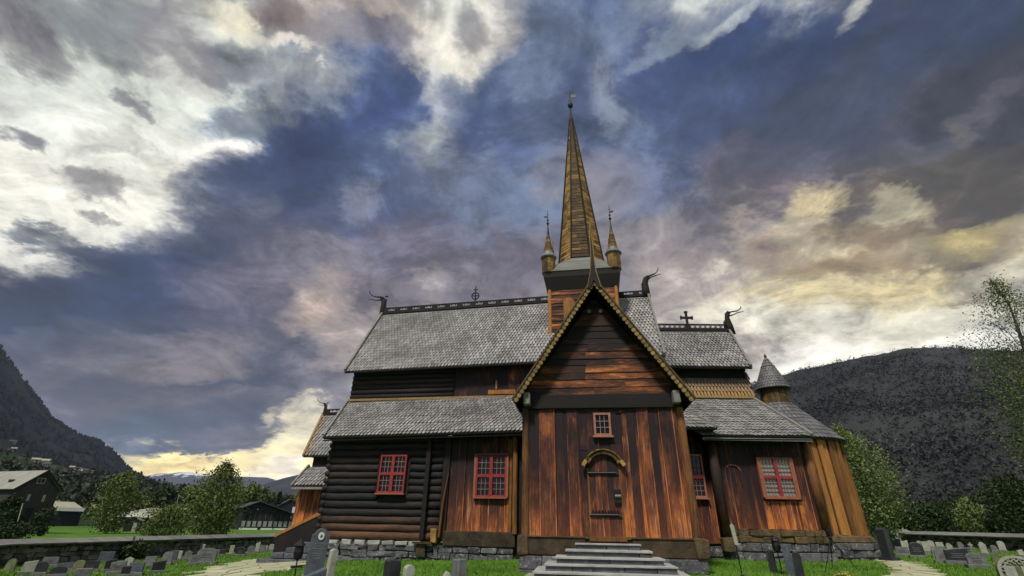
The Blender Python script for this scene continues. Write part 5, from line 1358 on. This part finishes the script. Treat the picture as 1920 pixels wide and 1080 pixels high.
# tripod with camera
p, h = top_at(1553, 993, 16.0)
r = root('tripod', p, 'black photo tripod standing on the grass below the apse', 'tripod')
P = lambda x, n, z: Vector((x, n, z))+Vector(p); apex = P(0, 0, h*.78)
for a in (200, 320, 75):
    q = radians(a); ft = Vector((p[0]+.52*cos(q), p[1]+.52*sin(q), 0)); ft.z = ground_z(ft.x, ft.y)
    m = MB(); k1 = lerp(apex, ft, .05); m.tube([k1, lerp(apex, ft, .42)], .019, 6); m.tube([lerp(apex, ft, .40), lerp(apex, ft, .74)], .014, 6); m.tube([lerp(apex, ft, .72), ft], .010, 6)
    for t in (.41, .73): m.tube([lerp(apex, ft, t-.012), lerp(apex, ft, t+.012)], .026, 6)
    m.build('leg', 'iron', r)
m = MB(); m.tube([P(0, 0, h*.45), P(0, 0, h*.88)], .014, 8); m.lathe(P(0, 0, 0), [(.03, h*.74), (.055, h*.76), (.055, h*.81), (.03, h*.83)], 8); m.build('centre_column', 'iron', r)
m = MB(); m.lathe(P(0, 0, 0), [(.02, h*.87), (.04, h*.89), (.04, h*.91), (.015, h*.93)], 8); m.beam(P(0, 0, h*.9), P(.16, .08, h*.84), .014, .014); m.build('tripod_head', 'iron', r)
m = MB(); m.box(P, -.075, .065, -.035, .035, h*.93, h*.93+.09); m.box(P, -.03, .03, -.03, .03, h*.93+.09, h*.93+.115); cb = m.build('camera_body', 'iron', None, bevel=.008, local=(p[0], p[1], p[2])); tag(cb, 'small black camera mounted on top of the photo tripod', 'camera'); cb.name = 'camera_body'
m = MB(); m.tube([P(-.02, .03, h*.93+.045), P(-.02, .11, h*.93+.045)], .032, 10); lb = m.build('lens', 'iron', cb)

def clump(x, yb, r_, H, label, cat, mat, n=900):
    p = onground(x, yb); c = rng.standard_normal((n, 3))*np.array([r_*.5, r_*.5, H*.35]); c[:, 2] = np.abs(c[:, 2])+.02
    o = fast_tris('flower_clump', leaf_quads(c, .03), mat, None, label, cat, quads=True); o.location = (p.x, p.y, ground_z(p.x, p.y))
MT['yellow'] = leaf_mat('yellow_green_leaves', (.16, .18, .03), (.30, .32, .06), (.42, .42, .10))
clump(1583, 1083, .16, .10, 'yellow-green flower clump in the grass left of the right-hand path', 'flowers', 'yellow')
clump(528, 1036, .5, .7, 'bright yellow-green plant among graves near the left steps', 'plant', 'yellow', 500)

# ================================================================== BUILDINGS BEYOND THE WALL
BF = FR((-62.4, 66, 0), -70)
barn = root('barn', BF(2.6, 5, -.3), 'old dark timber barn with big grey roof at the left photo edge', 'barn')
G0 = -.6
m = MB(); m.extrude(BF, [(.25, G0), (5.0, G0), (5.0, 4.72), (2.64, 6.9), (.25, 4.8)], .35, 13); m.build('barn_walls', 'barnwall', barn)
for s_, (a, b, c, d) in ((0, (BF(-.2, 13.4, 4.72), BF(-.2, 0, 4.72), BF(2.64, 0, 7.2), BF(2.64, 13.4, 7.2))), (1, (BF(5.35, 0, 4.78), BF(5.35, 13.4, 4.78), BF(2.64, 13.4, 7.2), BF(2.64, 0, 7.2)))):
    m = MB(); m.slab(a, b, c, d, .12); m.build('roof_slope', 'barnroof', barn)
m = MB(); m.box(BF, 1.5, 2.9, .30, .345, .0, 2.6); m.build('barn_door', 'blackwall', barn)
m = MB(); m.box(BF, 2.05, 2.85, .27, .33, 5.55, 6.15); w1 = m.build('window', 'glass', barn)
m = MB()
for a, b, c, d in ((2.0, 2.9, 5.5, 5.56), (2.0, 2.9, 6.14, 6.2), (2.0, 2.06, 5.56, 6.14), (2.84, 2.9, 5.56, 6.14), (2.42, 2.48, 5.56, 6.14)): m.box(BF, a, b, .24, .335, c, d)
m.build('window_frame', 'sillp' if False else 'st_pale', w1)
for x in (1.7, 3.4):
    m = MB(); m.box(BF, x, x+.28, .29, .34, 3.4, 4.2); m.build('shutter', 'st_pale', barn)
m = MB(); m.beam(BF(-.2, -.03, 4.62), BF(2.64, -.03, 7.1), .12, .22); m.beam(BF(5.35, -.03, 4.68), BF(2.64, -.03, 7.1), .12, .22); m.build('gable_boards', 'blackwall', barn)
m = MB(); m.box(BF, .8, 1.3, 3.2, 4.0, 5.5, 5.95); m.build('roof_hatch', 'blackwall', barn)
KF = FR((-59.6, 118, 0), -35)
hall = root('long_hall', KF(5.5, 6, -.6), 'long black timber hall with low gable and white base band left of the church', 'building')
m = MB(); m.extrude(KF, [(.5, -.7), (7.4, -.7), (7.4, 4.2), (3.6, 5.3), (.5, 4.1)], .5, 14); m.build('hall_walls', 'blackwall', hall)
m = MB(); m.slab(KF(-.1, 14.5, 4.15), KF(-.1, -.4, 4.15), KF(3.45, -.4, 5.6), KF(3.45, 14.5, 5.6), .14); m.build('roof_slope', 'blackroof', hall)
m = MB(); m.slab(KF(11.3, -.4, 3.25), KF(11.3, 14.5, 3.25), KF(3.45, 14.5, 5.6), KF(3.45, -.4, 5.6), .14); m.build('roof_slope', 'blackroof', hall)
m = MB(); m.extrude(KF, [(7.4, -.7), (10.9, -.7), (10.9, 3.2), (7.4, 4.15)], .9, 14); m.build('side_wall', 'blackwall', hall)
x = .7
while x < 10.8:
    m = MB(); nn = .45 if x < 7 else .85; m.box(KF, x, x+.75, nn-.05, nn+.04, .35, 1.5); w1 = m.build('window', 'curtain', hall)
    m = MB(); m.box(KF, x-.08, x, nn-.08, nn+.03, .25, 1.6); m.box(KF, x+.75, x+.83, nn-.08, nn+.03, .25, 1.6); m.build('window_frame', 'blackroof', w1)
    x += 1.12
m = MB(); m.box(KF, .5, 4.2, .36, .49, -.6, .1); m.box(KF, 4.9, 7.35, .36, .49, -.6, .1); m.box(KF, 7.5, 10.9, .76, .89, -.6, .1); m.build('base_band', 'white', hall)
m = MB(); m.lathe(KF(3.4, .35, 0), [(.01, 3.75), (.16, 3.8), (.16, 3.95), (.01, 4.0)], 8); m.build('wall_lamp', 'white', hall)
for i in range(9):
    m = MB(); m.box(KF, .9+i*1.12, 1.05+i*1.12, .38 if i < 6 else .78, .5 if i < 6 else .9, 1.7, 2.9); m.build('pilaster', 'blackroof', hall)

def lowshed(x0, x1, y0, y1, Y0, Y1, label, name='long_shed'):
    a = at(x0, y1, Y0); b = at(x1, y1+4, Y1); a.z = b.z = (a.z+b.z)/2; d = (b-a).normalized(); nn = Vector((-d.y, d.x, 0))
    ridge = 1.6; dep = 9
    r = root(name, lerp(a, b, .5)-Vector((0, 0, 2)), label, 'building')
    zb = min(ground_z(a.x, a.y), a.z-2.2)
    m = MB(); m.slab(a, b, b+nn*dep+Vector((0, 0, ridge)), a+nn*dep+Vector((0, 0, ridge)), .15); m.build('roof', 'paleroof', r)
    m = MB(); q = [a+nn*.6, b+nn*.6, b+nn*(dep-.2), a+nn*(dep-.2)]; 
    vs = [Vector((p.x, p.y, zb)) for p in q]+[q[0]-Vector((0, 0, .2)), q[1]-Vector((0, 0, .2)), q[2]+Vector((0, 0, ridge-.3)), q[3]+Vector((0, 0, ridge-.3))]
    m.add(vs, [(0, 1, 5, 4), (1, 2, 6, 5), (2, 3, 7, 6), (3, 0, 4, 7)]); m.build('shed_walls', 'blackwall', r)
    m = MB(); m.beam(a-Vector((0, 0, .12))-nn*.05, b-Vector((0, 0, .12))-nn*.05, .12, .75); m.build('eave_board', 'white', r)
lowshed(108, 158, 941, 952, 118, 122, 'long pale-roofed shed right of the barn across the meadow')
lowshed(214, 292, 947, 963, 118, 116, 'long pale-roofed shed behind the meadow tree with a pale eave')
p = at(252, 970, 88); r = root('small_hut', (p.x, p.y, 0), 'tiny dark hut with pale door below the second pale-roofed shed', 'hut')
HF = FR((p.x, p.y, p.z-.9), -30)
m = MB(); m.extrude(HF, [(-1, -1.3), (1.1, -1.3), (1.1, .5), (0, 1.0), (-1, .5)], 0, 2.2); m.build('hut_walls', 'blackwall', r)
m = MB(); m.slab(HF(-1.3, 2.4, .42), HF(-1.3, -.2, .42), HF(0, -.2, 1.1), HF(0, 2.4, 1.1), .1); m.slab(HF(1.4, -.2, .42), HF(1.4, 2.4, .42), HF(0, 2.4, 1.1), HF(0, -.2, 1.1), .1); m.build('hut_roof', 'barnroof', r)
m = MB(); m.box(HF, .15, .7, -.05, -.005, -1.3, .1); m.build('hut_door', 'st_pale', r)
# village houses on the hillside
def on_surface(V3, x, y):
    d = ray(x, y); a = atan2(d.x, d.y); hd = sqrt(d.x**2+d.y**2); te = d.z/hd
    az = np.arctan2(V3[:, 0, 0], V3[:, 0, 1]); i = int(np.argmin(np.abs(az-a))); row = V3[i]
    dist = np.hypot(row[:, 0], row[:, 1]); el = (row[:, 2]-CZ)/dist; n1 = int(len(dist)/1.35)
    for j in range(n1):
        if el[j] >= te: break
    return Vector((d.x/hd*dist[j], d.y/hd*dist[j], row[j, 2])), dist[j]
HS = [(20, 834, 9, 0), (22, 846, 8, 1), (74, 846, 8, 0), (20, 868, 9, 1), (29, 872, 8, 0), (17, 877, 10, 1), (30, 878, 9, 0), (65, 865, 11, 1), (72, 872, 9, 0), (84, 862, 12, 1), (86, 873, 10, 0), (97, 879, 9, 1), (143, 860, 8, 0), (149, 862, 7, 1), (154, 863, 8, 0), (136, 871, 8, 1), (145, 885, 10, 0), (156, 885, 12, 1), (171, 880, 8, 0), (110, 896, 13, 1), (124, 897, 14, 0), (142, 898, 9, 1), (152, 899, 10, 0), (162, 897, 9, 1), (170, 898, 8, 0), (112, 889, 12, 1)]
for i, (x, y, w, kd) in enumerate(sorted(HS)):
    V3 = mH if y > 850 else mL
    p, dist = on_surface(V3, x, y+2)
    Wm = w/FPX*dist*.75; r = root('village_house', p, f"{'white' if kd else 'grey'} house on the wooded left hillside, {ordinal(i)} house from the left", 'house', 'houses of the hillside village')
    q = FR((p.x, p.y, p.z), random.uniform(-60, -20)); D = Wm*.7; hh = Wm*.34
    m = MB(); m.extrude(q, [(-Wm/2, -hh), (Wm/2, -hh), (Wm/2, hh), (-Wm/2, hh)], 0, D); m.build('house_walls', 'housewall' if kd == 0 else 'st_pale', r)
    m = MB(); m.slab(q(-Wm*.56, -D*.1, hh*.9), q(Wm*.56, -D*.1, hh*.9), q(Wm*.56, D/2, hh*1.75), q(-Wm*.56, D/2, hh*1.75), .2); m.slab(q(Wm*.56, D*1.1, hh*.9), q(-Wm*.56, D*1.1, hh*.9), q(-Wm*.56, D/2, hh*1.75), q(Wm*.56, D/2, hh*1.75), .2); m.build('house_roof', 'houseroof' if i % 3 else 'paleroof', r)
    m = MB()
    for s_ in (-.28, 0, .28): m.box(q, s_*Wm-Wm*.05, s_*Wm+Wm*.05, -.06, -.01, 0, hh*.55)
    m.build('windows', 'glass', r)
p = at(541, 948, 200); r = root('farm_house', (p.x, p.y, 0), 'dark farmhouse with pale window peeping out left of the west porch', 'house'); q = FR((p.x, p.y, p.z), -30)
m = MB(); m.extrude(q, [(-3.5, -6), (4.5, -6), (4.5, 0), (.5, 2.2), (-3.5, 0)], 0, 8); m.build('house_walls', 'blackwall', r)
m = MB(); m.slab(q(-4, -.4, -.3), q(.5, -.4, 2.4), q(.5, 8, 2.4), q(-4, 8, -.3), .2); m.slab(q(.5, -.4, 2.4), q(5, -.4, -.3), q(5, 8, -.3), q(.5, 8, 2.4), .2); m.build('house_roof', 'houseroof', r)
m = MB(); m.box(q, 1.6, 2.8, -.1, -.01, -2.6, -.4); m.build('window', 'white', r)
# leaning poles
for x, yb, Y, yt, lab in ((331, 960, 100, 925, 'thin leaning grey pole standing in front of the dark treeline'), (38, 975, 60, 944, 'short pale pole in front of the tree beside the barn')):
    p = at(x, yb, Y); t_ = at(x+5, yt, Y); p.z = ground_z(p.x, p.y)
    m = MB(); m.tube([p, t_], .05, 6); m.lathe(p, [(.10, 0), (.09, .2), (.06, .3)], 8); o = m.build('wooden_pole', 'st_pale', None, local=tuple(p)); tag(o, lab, 'pole')

# ================================================================== AIR
m = MB(); m.box(ID, -9800, 9800, -9800, 9800, -60, 1400)
hz = bpy.data.materials.new('valley_haze'); hz.use_nodes = True; nt_ = hz.node_tree; nt_.nodes.clear()
o_ = nt_.nodes.new('ShaderNodeOutputMaterial'); pv = nt_.nodes.new('ShaderNodeVolumePrincipled')
pv.inputs['Color'].default_value = (.55, .68, 1.0, 1); pv.inputs['Density'].default_value = HAZE = 5.5e-5; pv.inputs['Anisotropy'].default_value = .2
nt_.links.new(pv.outputs[0], o_.inputs['Volume'])
ho = m.build('haze', hz); ho['kind'] = 'stuff'

# ================================================================== SKY, SUN
def build_world():
    w = bpy.data.worlds.new('World'); scene.world = w; w.use_nodes = True
    w.cycles.sampling_method = 'MANUAL'; w.cycles.sample_map_resolution = 256
    nt = NT(w.node_tree); bg = w.node_tree.nodes['Background']
    d = nt.vmath('NORMALIZE', nt.n.new('ShaderNodeTexCoord').outputs['Generated'])
    sx = nt.new('ShaderNodeSeparateXYZ', ins={0: d})
    X, Y, Z = sx.outputs[0], sx.outputs[1], sx.outputs[2]
    # cloud-deck coordinates: the view direction carried up to a level layer
    den = nt.math('ADD', nt.math('MAXIMUM', Z, 0.0), .28)
    pl = nt.new('ShaderNodeCombineXYZ', ins={0: nt.math('DIVIDE', X, den), 1: nt.math('DIVIDE', Y, den), 2: nt.math('MULTIPLY', Z, .6)}).outputs[0]
    wv = nt.noise(pl, 1.9, 9, .60, out=1, dist=.3)
    wv2 = nt.noise(pl, 7.0, 7, .65, out=1, dist=.2)
    ws = nt.new('ShaderNodeSeparateXYZ', ins={0: nt.vmath('SUBTRACT', wv, (.5, .5, .5))})
    ws2 = nt.new('ShaderNodeSeparateXYZ', ins={0: nt.vmath('SUBTRACT', wv2, (.5, .5, .5))})
    az = nt.math('MULTIPLY', nt.math('ARCTAN2', X, Y), 180/pi)
    el = nt.math('MULTIPLY', nt.math('ARCSINE', Z), 180/pi)
    az0 = az; el0 = el
    # distortion fades towards the horizon
    amp = nt.maprange(el, 0, 40, .30, 1.0)
    az = nt.math('ADD', az, nt.math('MULTIPLY', amp, nt.math('ADD', nt.math('MULTIPLY', ws.outputs[0], 34.), nt.math('MULTIPLY', ws2.outputs[0], 22.))))
    el = nt.math('ADD', el, nt.math('MULTIPLY', amp, nt.math('ADD', nt.math('MULTIPLY', ws.outputs[1], 22.), nt.math('MULTIPLY', ws2.outputs[1], 15.))))
    u = nt.maprange(az, -80, 80)
    PAL = {'W': (246, 245, 236), 'w': (208, 214, 206), 'v': (182, 187, 186), 'G': (158, 155, 160), 'g': (124, 122, 134), 'D': (96, 97, 110), 'N': (62, 78, 114), 'B': (84, 102, 146), 'b': (122, 138, 168),
           'P': (186, 176, 170), 'Y': (238, 222, 160), 'y': (212, 202, 170), 'T': (152, 136, 110), 't': (98, 92, 80), 'K': (66, 68, 76), 'S': (74, 84, 108), 'p': (142, 132, 140), 'O': (250, 236, 180), 'c': (90, 110, 130), 'M': (128, 112, 106)}
    rows = [  # elevation, colours at azimuth -77..77 in steps of 7
        (1.5, 'ggSSSSYYGPPPPPPPwwwwwww'),
        (4.5, 'ggSSScYOWPPPPPPPwwwwwww'),
        (6.5, 'ggSSGSSgOWPPPPPPwwwwwvv'),
        (10., 'ggSSgDDSGWyPPPPPwWwWwvv'),
        (15., 'ggSNNSDSgGPPPPPPWWWwwwv'),
        (20., 'GvwwNNNgGPpGPPPPyyTyWWw'),
        (26., 'GwWWWNNSgpgpGGPPyTttttt'),
        (32., 'gGpwWWNNBgggpGGgpDDKKKK'),
        (38., 'DDGwwwbNBBbbbGbBSSDKKKK'),
        (45., 'DgDvGwvbBbwBbNbBNBNNSSK'),
        (52., 'gggGgvPMGwWbbbbBBwNNNSS'),
        (60., 'ggGGvWwvwWwbbBbwwNbBNSS'),
        (72., 'ggGGwwvvwwbbbbBbNNNBSSS'),
    ]
    rcol = None; prev = None
    for e, cs in rows:
        cs = [lin(PAL[c]) for c in cs]; n = len(cs)
        stops = [((-77+7*i+80)/160, cs[i]) for i in range(n)]
        c = nt.ramp(u, stops, 'LINEAR')
        if rcol is None: rcol = c
        else: rcol = nt.mix(nt.maprange(el, prev, e, smooth=True), rcol, c)
        prev = e
    # single clouds and breaks, each an ellipse in the sky: (x, y, rx, ry, tilt) as first measured from the church door, colour, strength
    BL = [
     (230,330,230,125,0,(240,240,230),.95),(50,420,130,110,0,(240,240,230),.9),(420,292,48,30,20,(250,248,238),.95),(50,510,75,22,0,(242,242,232),.9),(320,400,60,60,0,(240,240,230),.8),(130,215,190,80,0,(206,214,208),.55),
     (160,340,55,22,15,(150,148,150),.8),(175,405,32,12,-15,(150,150,152),.8),(60,440,60,14,-25,(92,104,124),.85),(140,480,70,16,-15,(74,88,112),.9),(15,250,40,22,-20,(112,112,126),.8),(240,188,38,20,-20,(130,130,140),.8),(210,262,60,16,0,(178,178,172),.6),
     (190,50,110,60,0,(112,120,128),.7),(40,60,60,70,0,(120,115,126),.7),(530,40,50,55,0,(118,100,98),.8),(430,125,50,34,0,(96,104,122),.75),(470,215,60,34,0,(100,112,128),.65),(455,45,42,34,-20,(236,230,206),.8),(545,108,50,14,0,(226,218,208),.8),
     (400,20,50,30,0,(190,188,180),.6),(350,120,60,50,0,(168,166,166),.6),(330,80,70,30,-20,(130,128,138),.5),(620,90,50,40,0,(160,150,154),.6),(620,25,50,25,0,(176,166,160),.6),
     (790,85,55,60,10,(226,222,210),.8),(860,115,80,40,25,(224,220,208),.7),(820,195,24,34,-20,(220,222,220),.8),(925,85,50,40,20,(216,212,204),.65),(700,70,60,28,0,(120,118,134),.75),(875,60,30,50,20,(122,122,136),.7),(700,15,60,20,0,(200,194,184),.6),(940,20,50,30,0,(220,214,206),.5),
     (720,190,80,55,0,(66,88,138),.9),(660,250,90,50,30,(60,80,126),.9),(560,290,90,60,30,(58,76,124),.95),(440,350,90,60,30,(54,74,116),.95),(380,440,110,50,10,(56,72,112),.95),(300,490,120,30,0,(60,78,118),.9),(200,560,260,50,5,(54,72,112),.95),(60,570,120,60,0,(50,66,96),.9),
     (330,620,150,40,0,(72,80,108),.8),(900,215,70,55,0,(78,98,146),.8),(980,260,60,60,0,(88,104,146),.7),(640,400,90,50,30,(104,110,142),.7),(500,430,100,40,0,(98,102,128),.7),(720,330,80,60,0,(100,118,154),.6),(860,330,90,60,0,(116,124,150),.6),(690,360,30,40,-20,(150,156,176),.7),
     (1060,80,80,50,0,(110,128,158),.7),(1150,160,26,66,5,(156,166,186),.75),(1100,150,36,50,0,(84,100,146),.7),(1240,150,60,80,40,(70,86,132),.8),(1360,80,90,40,20,(58,80,130),.9),(1350,28,60,18,25,(186,196,200),.85),(1250,70,70,20,30,(150,164,180),.7),(1500,110,110,70,0,(54,74,118),.9),(1605,22,34,30,0,(206,208,204),.9),
     (1760,80,150,70,0,(56,72,104),.9),(1880,130,80,80,0,(70,74,88),.8),(1300,240,100,60,0,(84,98,138),.7),(1420,200,130,60,10,(80,94,134),.7),(1560,200,120,50,0,(76,88,116),.8),(1400,300,130,40,0,(98,102,122),.7),
     (1760,190,70,24,35,(66,70,82),.85),(1730,230,60,24,35,(64,66,80),.85),(1830,205,80,18,35,(112,108,116),.7),(1790,260,22,40,20,(118,114,112),.6),(1880,250,60,50,0,(66,70,78),.9),(1800,330,120,40,15,(88,84,76),.9),(1700,360,60,30,0,(92,88,80),.8),(1880,360,60,40,20,(96,88,74),.8),(1640,310,80,20,0,(88,88,88),.6),
     (1530,390,60,30,25,(214,200,158),.85),(1490,440,60,30,0,(186,176,156),.8),(1660,400,54,24,-15,(192,186,158),.85),(1590,400,22,40,-30,(110,102,98),.8),(1620,430,60,20,0,(142,128,104),.8),(1810,450,80,24,20,(196,182,126),.85),(1760,480,80,20,0,(150,140,112),.7),(1400,345,90,20,0,(100,96,110),.7),(1430,395,40,24,0,(98,94,108),.7),
     (1330,500,36,18,20,(226,218,204),.85),(1440,470,60,24,10,(168,150,136),.7),(1560,500,110,22,0,(176,152,112),.75),(1280,470,60,60,0,(156,146,146),.5),(1540,560,120,26,5,(226,212,166),.85),(1700,540,120,30,10,(222,208,160),.8),(1400,590,120,30,0,(232,228,208),.8),(1860,520,90,26,25,(222,218,196),.8),(1560,620,140,26,5,(236,234,220),.8),(1750,610,120,20,10,(214,212,196),.8),(1860,620,80,18,0,(176,176,170),.6),(1700,560,60,10,10,(186,184,166),.5),
     (560,330,120,20,30,(70,84,124),.5),(760,440,70,50,0,(126,122,144),.6),(660,480,60,40,0,(168,162,172),.5),(830,520,60,26,0,(196,190,190),.6),(720,560,60,20,0,(110,106,124),.5),(930,480,80,60,0,(136,130,148),.5),(1180,350,80,60,0,(118,122,150),.5),(1200,450,60,40,0,(164,154,160),.5),
     (470,540,120,60,0,(140,134,150),.7),(380,660,120,40,0,(150,142,146),.65),(540,480,70,40,0,(150,146,162),.6),(180,650,90,24,0,(132,128,136),.6),(600,470,60,50,30,(150,146,158),.55),(60,640,70,30,0,(112,116,134),.6),(1480,600,160,30,4,(244,242,226),.8),(1760,585,130,16,8,(236,234,216),.8),(620,540,50,40,0,(196,184,176),.6),
     (590,590,70,34,10,(206,186,172),.75),(640,640,40,40,0,(200,184,176),.6),(460,600,90,40,0,(104,104,128),.6),(330,690,120,22,-8,(150,140,142),.7),(140,680,60,20,0,(138,132,138),.6),(450,740,100,18,0,(136,130,136),.6),(250,760,140,20,0,(112,106,112),.6),(300,800,110,28,0,(72,88,110),.85),(400,770,80,20,0,(84,88,106),.7),(480,820,60,14,0,(90,90,98),.7),(130,610,80,22,0,(88,98,120),.7),
     (548,820,36,22,10,(252,244,204),1.),(585,780,34,40,0,(246,238,206),.95),(560,850,40,12,0,(252,240,196),.9),(520,780,22,10,20,(214,204,178),.7),(500,845,70,10,5,(250,238,190),.9),(330,858,60,6,3,(252,236,168),1.),(330,875,60,12,0,(226,202,136),.9),(430,868,60,10,0,(246,228,168),.8),(520,880,40,12,0,(186,178,172),.7),(590,760,24,14,0,(214,206,196),.6),(260,835,30,10,0,(120,130,146),.6)]
    from mathutils import Vector as V3_
    waz = nt.math('ADD', az0, nt.math('MULTIPLY', amp, nt.math('ADD', nt.math('MULTIPLY', ws.outputs[0], 9.), nt.math('MULTIPLY', ws2.outputs[0], 13.))))
    wel = nt.math('ADD', el0, nt.math('MULTIPLY', amp, nt.math('ADD', nt.math('MULTIPLY', ws.outputs[1], 7.), nt.math('MULTIPLY', ws2.outputs[1], 9.))))
    # world direction after the ragged displacement
    ar = nt.math('MULTIPLY', waz, pi/180); er = nt.math('MULTIPLY', wel, pi/180); ce_ = nt.math('COSINE', er)
    wd = nt.new('ShaderNodeCombineXYZ', ins={0: nt.math('MULTIPLY', nt.math('SINE', ar), ce_), 1: nt.math('MULTIPLY', nt.math('COSINE', ar), ce_), 2: nt.math('SINE', er)}).outputs[0]
    # ragged rims: the field that decides how far each cloud reaches
    rag = nt.math('ADD', nt.math('MULTIPLY', nt.math('SUBTRACT', nt.noise(pl, 9., 9, .68), .5), 2.2), 0.)
    rag = nt.math('MULTIPLY_ADD', rag, .40, .1); rbase = rcol
    for (x, y, rx, ry, tl, c, st) in BL:
        d0 = ray(x, y).normalized(); t_ = radians(tl)
        a1 = ray(x+rx*cos(t_), y-rx*sin(t_)).normalized()-d0; a2 = ray(x-ry*sin(t_), y-ry*cos(t_)).normalized()-d0
        a1 = a1-d0*a1.dot(d0); a2 = a2-d0*a2.dot(d0)
        g1 = a1/a1.length_squared; g2 = a2/a2.length_squared
        u1 = nt.vmath('DOT_PRODUCT', wd, tuple(g1)); u2 = nt.vmath('DOT_PRODUCT', wd, tuple(g2))
        q = nt.math('MULTIPLY_ADD', u1, u1, nt.math('MULTIPLY_ADD', u2, u2, rag))
        mr = nt.n.new('ShaderNodeMapRange'); mr.clamp = False; mr.interpolation_type = 'SMOOTHSTEP'; nt.l.new(q, mr.inputs[0])
        for i_, k_ in enumerate((.0, 2.3, st, 0)): mr.inputs[i_+1].default_value = k_
        rcol = nt.mix(mr.outputs[0], rcol, lin(c))
    rcol = nt.mix(nt.math('GREATER_THAN', nt.vmath('DOT_PRODUCT', wd, tuple(cf)), .1), rbase, rcol)
    # overhead and behind the camera: plain broken cloud
    rest = nt.ramp(nt.noise(pl, 1.2, 6, .6), [(.35, lin((92, 104, 132))), (.5, lin((150, 156, 168))), (.65, lin((222, 220, 212)))])
    front = nt.maprange(nt.math('ABSOLUTE', nt.math('MULTIPLY', nt.math('ARCTAN2', X, Y), 180/pi)), 70, 95, smooth=True)
    over = nt.maprange(nt.math('MULTIPLY', nt.math('ARCSINE', Z), 180/pi), 64, 80, smooth=True)
    rcol = nt.mix(nt.math('MAXIMUM', front, over), rcol, rest)
    # billows: light and dark within the clouds
    det = nt.noise(pl, 5.2, 10, .66, dist=.7); det2 = nt.noise(pl, 16., 8, .68, dist=.4)
    k = nt.math('ADD', nt.maprange(det, .32, .68, .66, 1.34), nt.math('MULTIPLY', nt.math('SUBTRACT', det2, .5), .95))
    k = nt.math('ADD', 1., nt.math('MULTIPLY', nt.math('SUBTRACT', k, 1.), nt.maprange(el, 2, 16, .35, 1.)))
    # crisp-edged billows: the light parts of the deck break through along ragged borders
    lum = nt.math('POWER', nt.vmath('DOT_PRODUCT', rcol, (.25, .6, .15)), .45)
    vv = nt.math('ADD', lum, nt.math('ADD', nt.math('MULTIPLY', nt.math('SUBTRACT', det, .5), .85), nt.math('MULTIPLY', nt.math('SUBTRACT', det2, .5), .25)))
    e1 = nt.maprange(vv, .66, .84, .90, 1.10, smooth=True); e2 = nt.maprange(vv, .42, .58, .84, 1.0, smooth=True)
    ed = nt.math('MULTIPLY', e1, e2)
    ed = nt.math('ADD', 1., nt.math('MULTIPLY', nt.math('SUBTRACT', ed, 1.), nt.maprange(el, 0, 12, .5, 1.)))
    rcol = nt.vmath('SCALE', rcol, sc=nt.math('MULTIPLY', k, ed))
    rcol = nt.vmath('ADD', rcol, (.012, .011, .009))
    gm = nt.new('ShaderNodeGamma'); nt.l.new(rcol, gm.inputs[0]); gm.inputs[1].default_value = 1.12; rcol = nt.vmath('MULTIPLY', gm.outputs[0], (1.13, 1.10, 1.06))
    low = nt.maprange(el, 1, 12, 2.1, 1.0, smooth=True)
    rcol = nt.vmath('SCALE', rcol, sc=low)
    rcol = nt.mix(nt.math('LESS_THAN', Z, -.02), rcol, (.05, .055, .05))
    sky = nt.new('ShaderNodeTexSky', sky_type='NISHITA', sun_disc=False, sun_elevation=FILL_SUN_EL, sun_rotation=SUN_ROT)
    nt.l.new(sky.outputs[0], bg.inputs[0]); bg.inputs[1].default_value = .05
    bg2 = nt.n.new('ShaderNodeBackground'); nt.l.new(rcol, bg2.inputs[0]); bg2.inputs[1].default_value = 1.0
    # thick cloud over a blue sky: only a little of the clear sky comes through
    mx = nt.n.new('ShaderNodeMixShader'); mx.inputs[0].default_value = .93
    nt.l.new(bg.outputs[0], mx.inputs[1]); nt.l.new(bg2.outputs[0], mx.inputs[2])
    nt.l.new(mx.outputs[0], w.node_tree.nodes['World Output'].inputs[0])
FILL_SUN_EL = radians(55); FILL_SUN_AZ = radians(205)   # soft light added from behind the camera to brighten the church front
SUN_ROT = FILL_SUN_AZ
build_world()
sl = bpy.data.lights.new('fill_sun', 'SUN'); sl.energy = 3.8; sl.angle = radians(8); sl.color = (1, .91, .79)
so = bpy.data.objects.new('fill_sun', sl); COL.objects.link(so)
dv = Vector((sin(FILL_SUN_AZ)*cos(FILL_SUN_EL), cos(FILL_SUN_AZ)*cos(FILL_SUN_EL), sin(FILL_SUN_EL)))
so.rotation_euler = dv.to_track_quat('Z', 'Y').to_euler()
vs_ = scene.view_settings; scene.display_settings.display_device = 'sRGB'
vs_.view_transform = 'Standard'; vs_.look = 'None'; vs_.exposure = 0; vs_.gamma = 1; vs_.use_curve_mapping = False
scene.cycles.use_adaptive_sampling = True; scene.cycles.adaptive_threshold = .015; scene.cycles.adaptive_min_samples = 12
scene.cycles.max_bounces = 5; scene.cycles.diffuse_bounces = 3
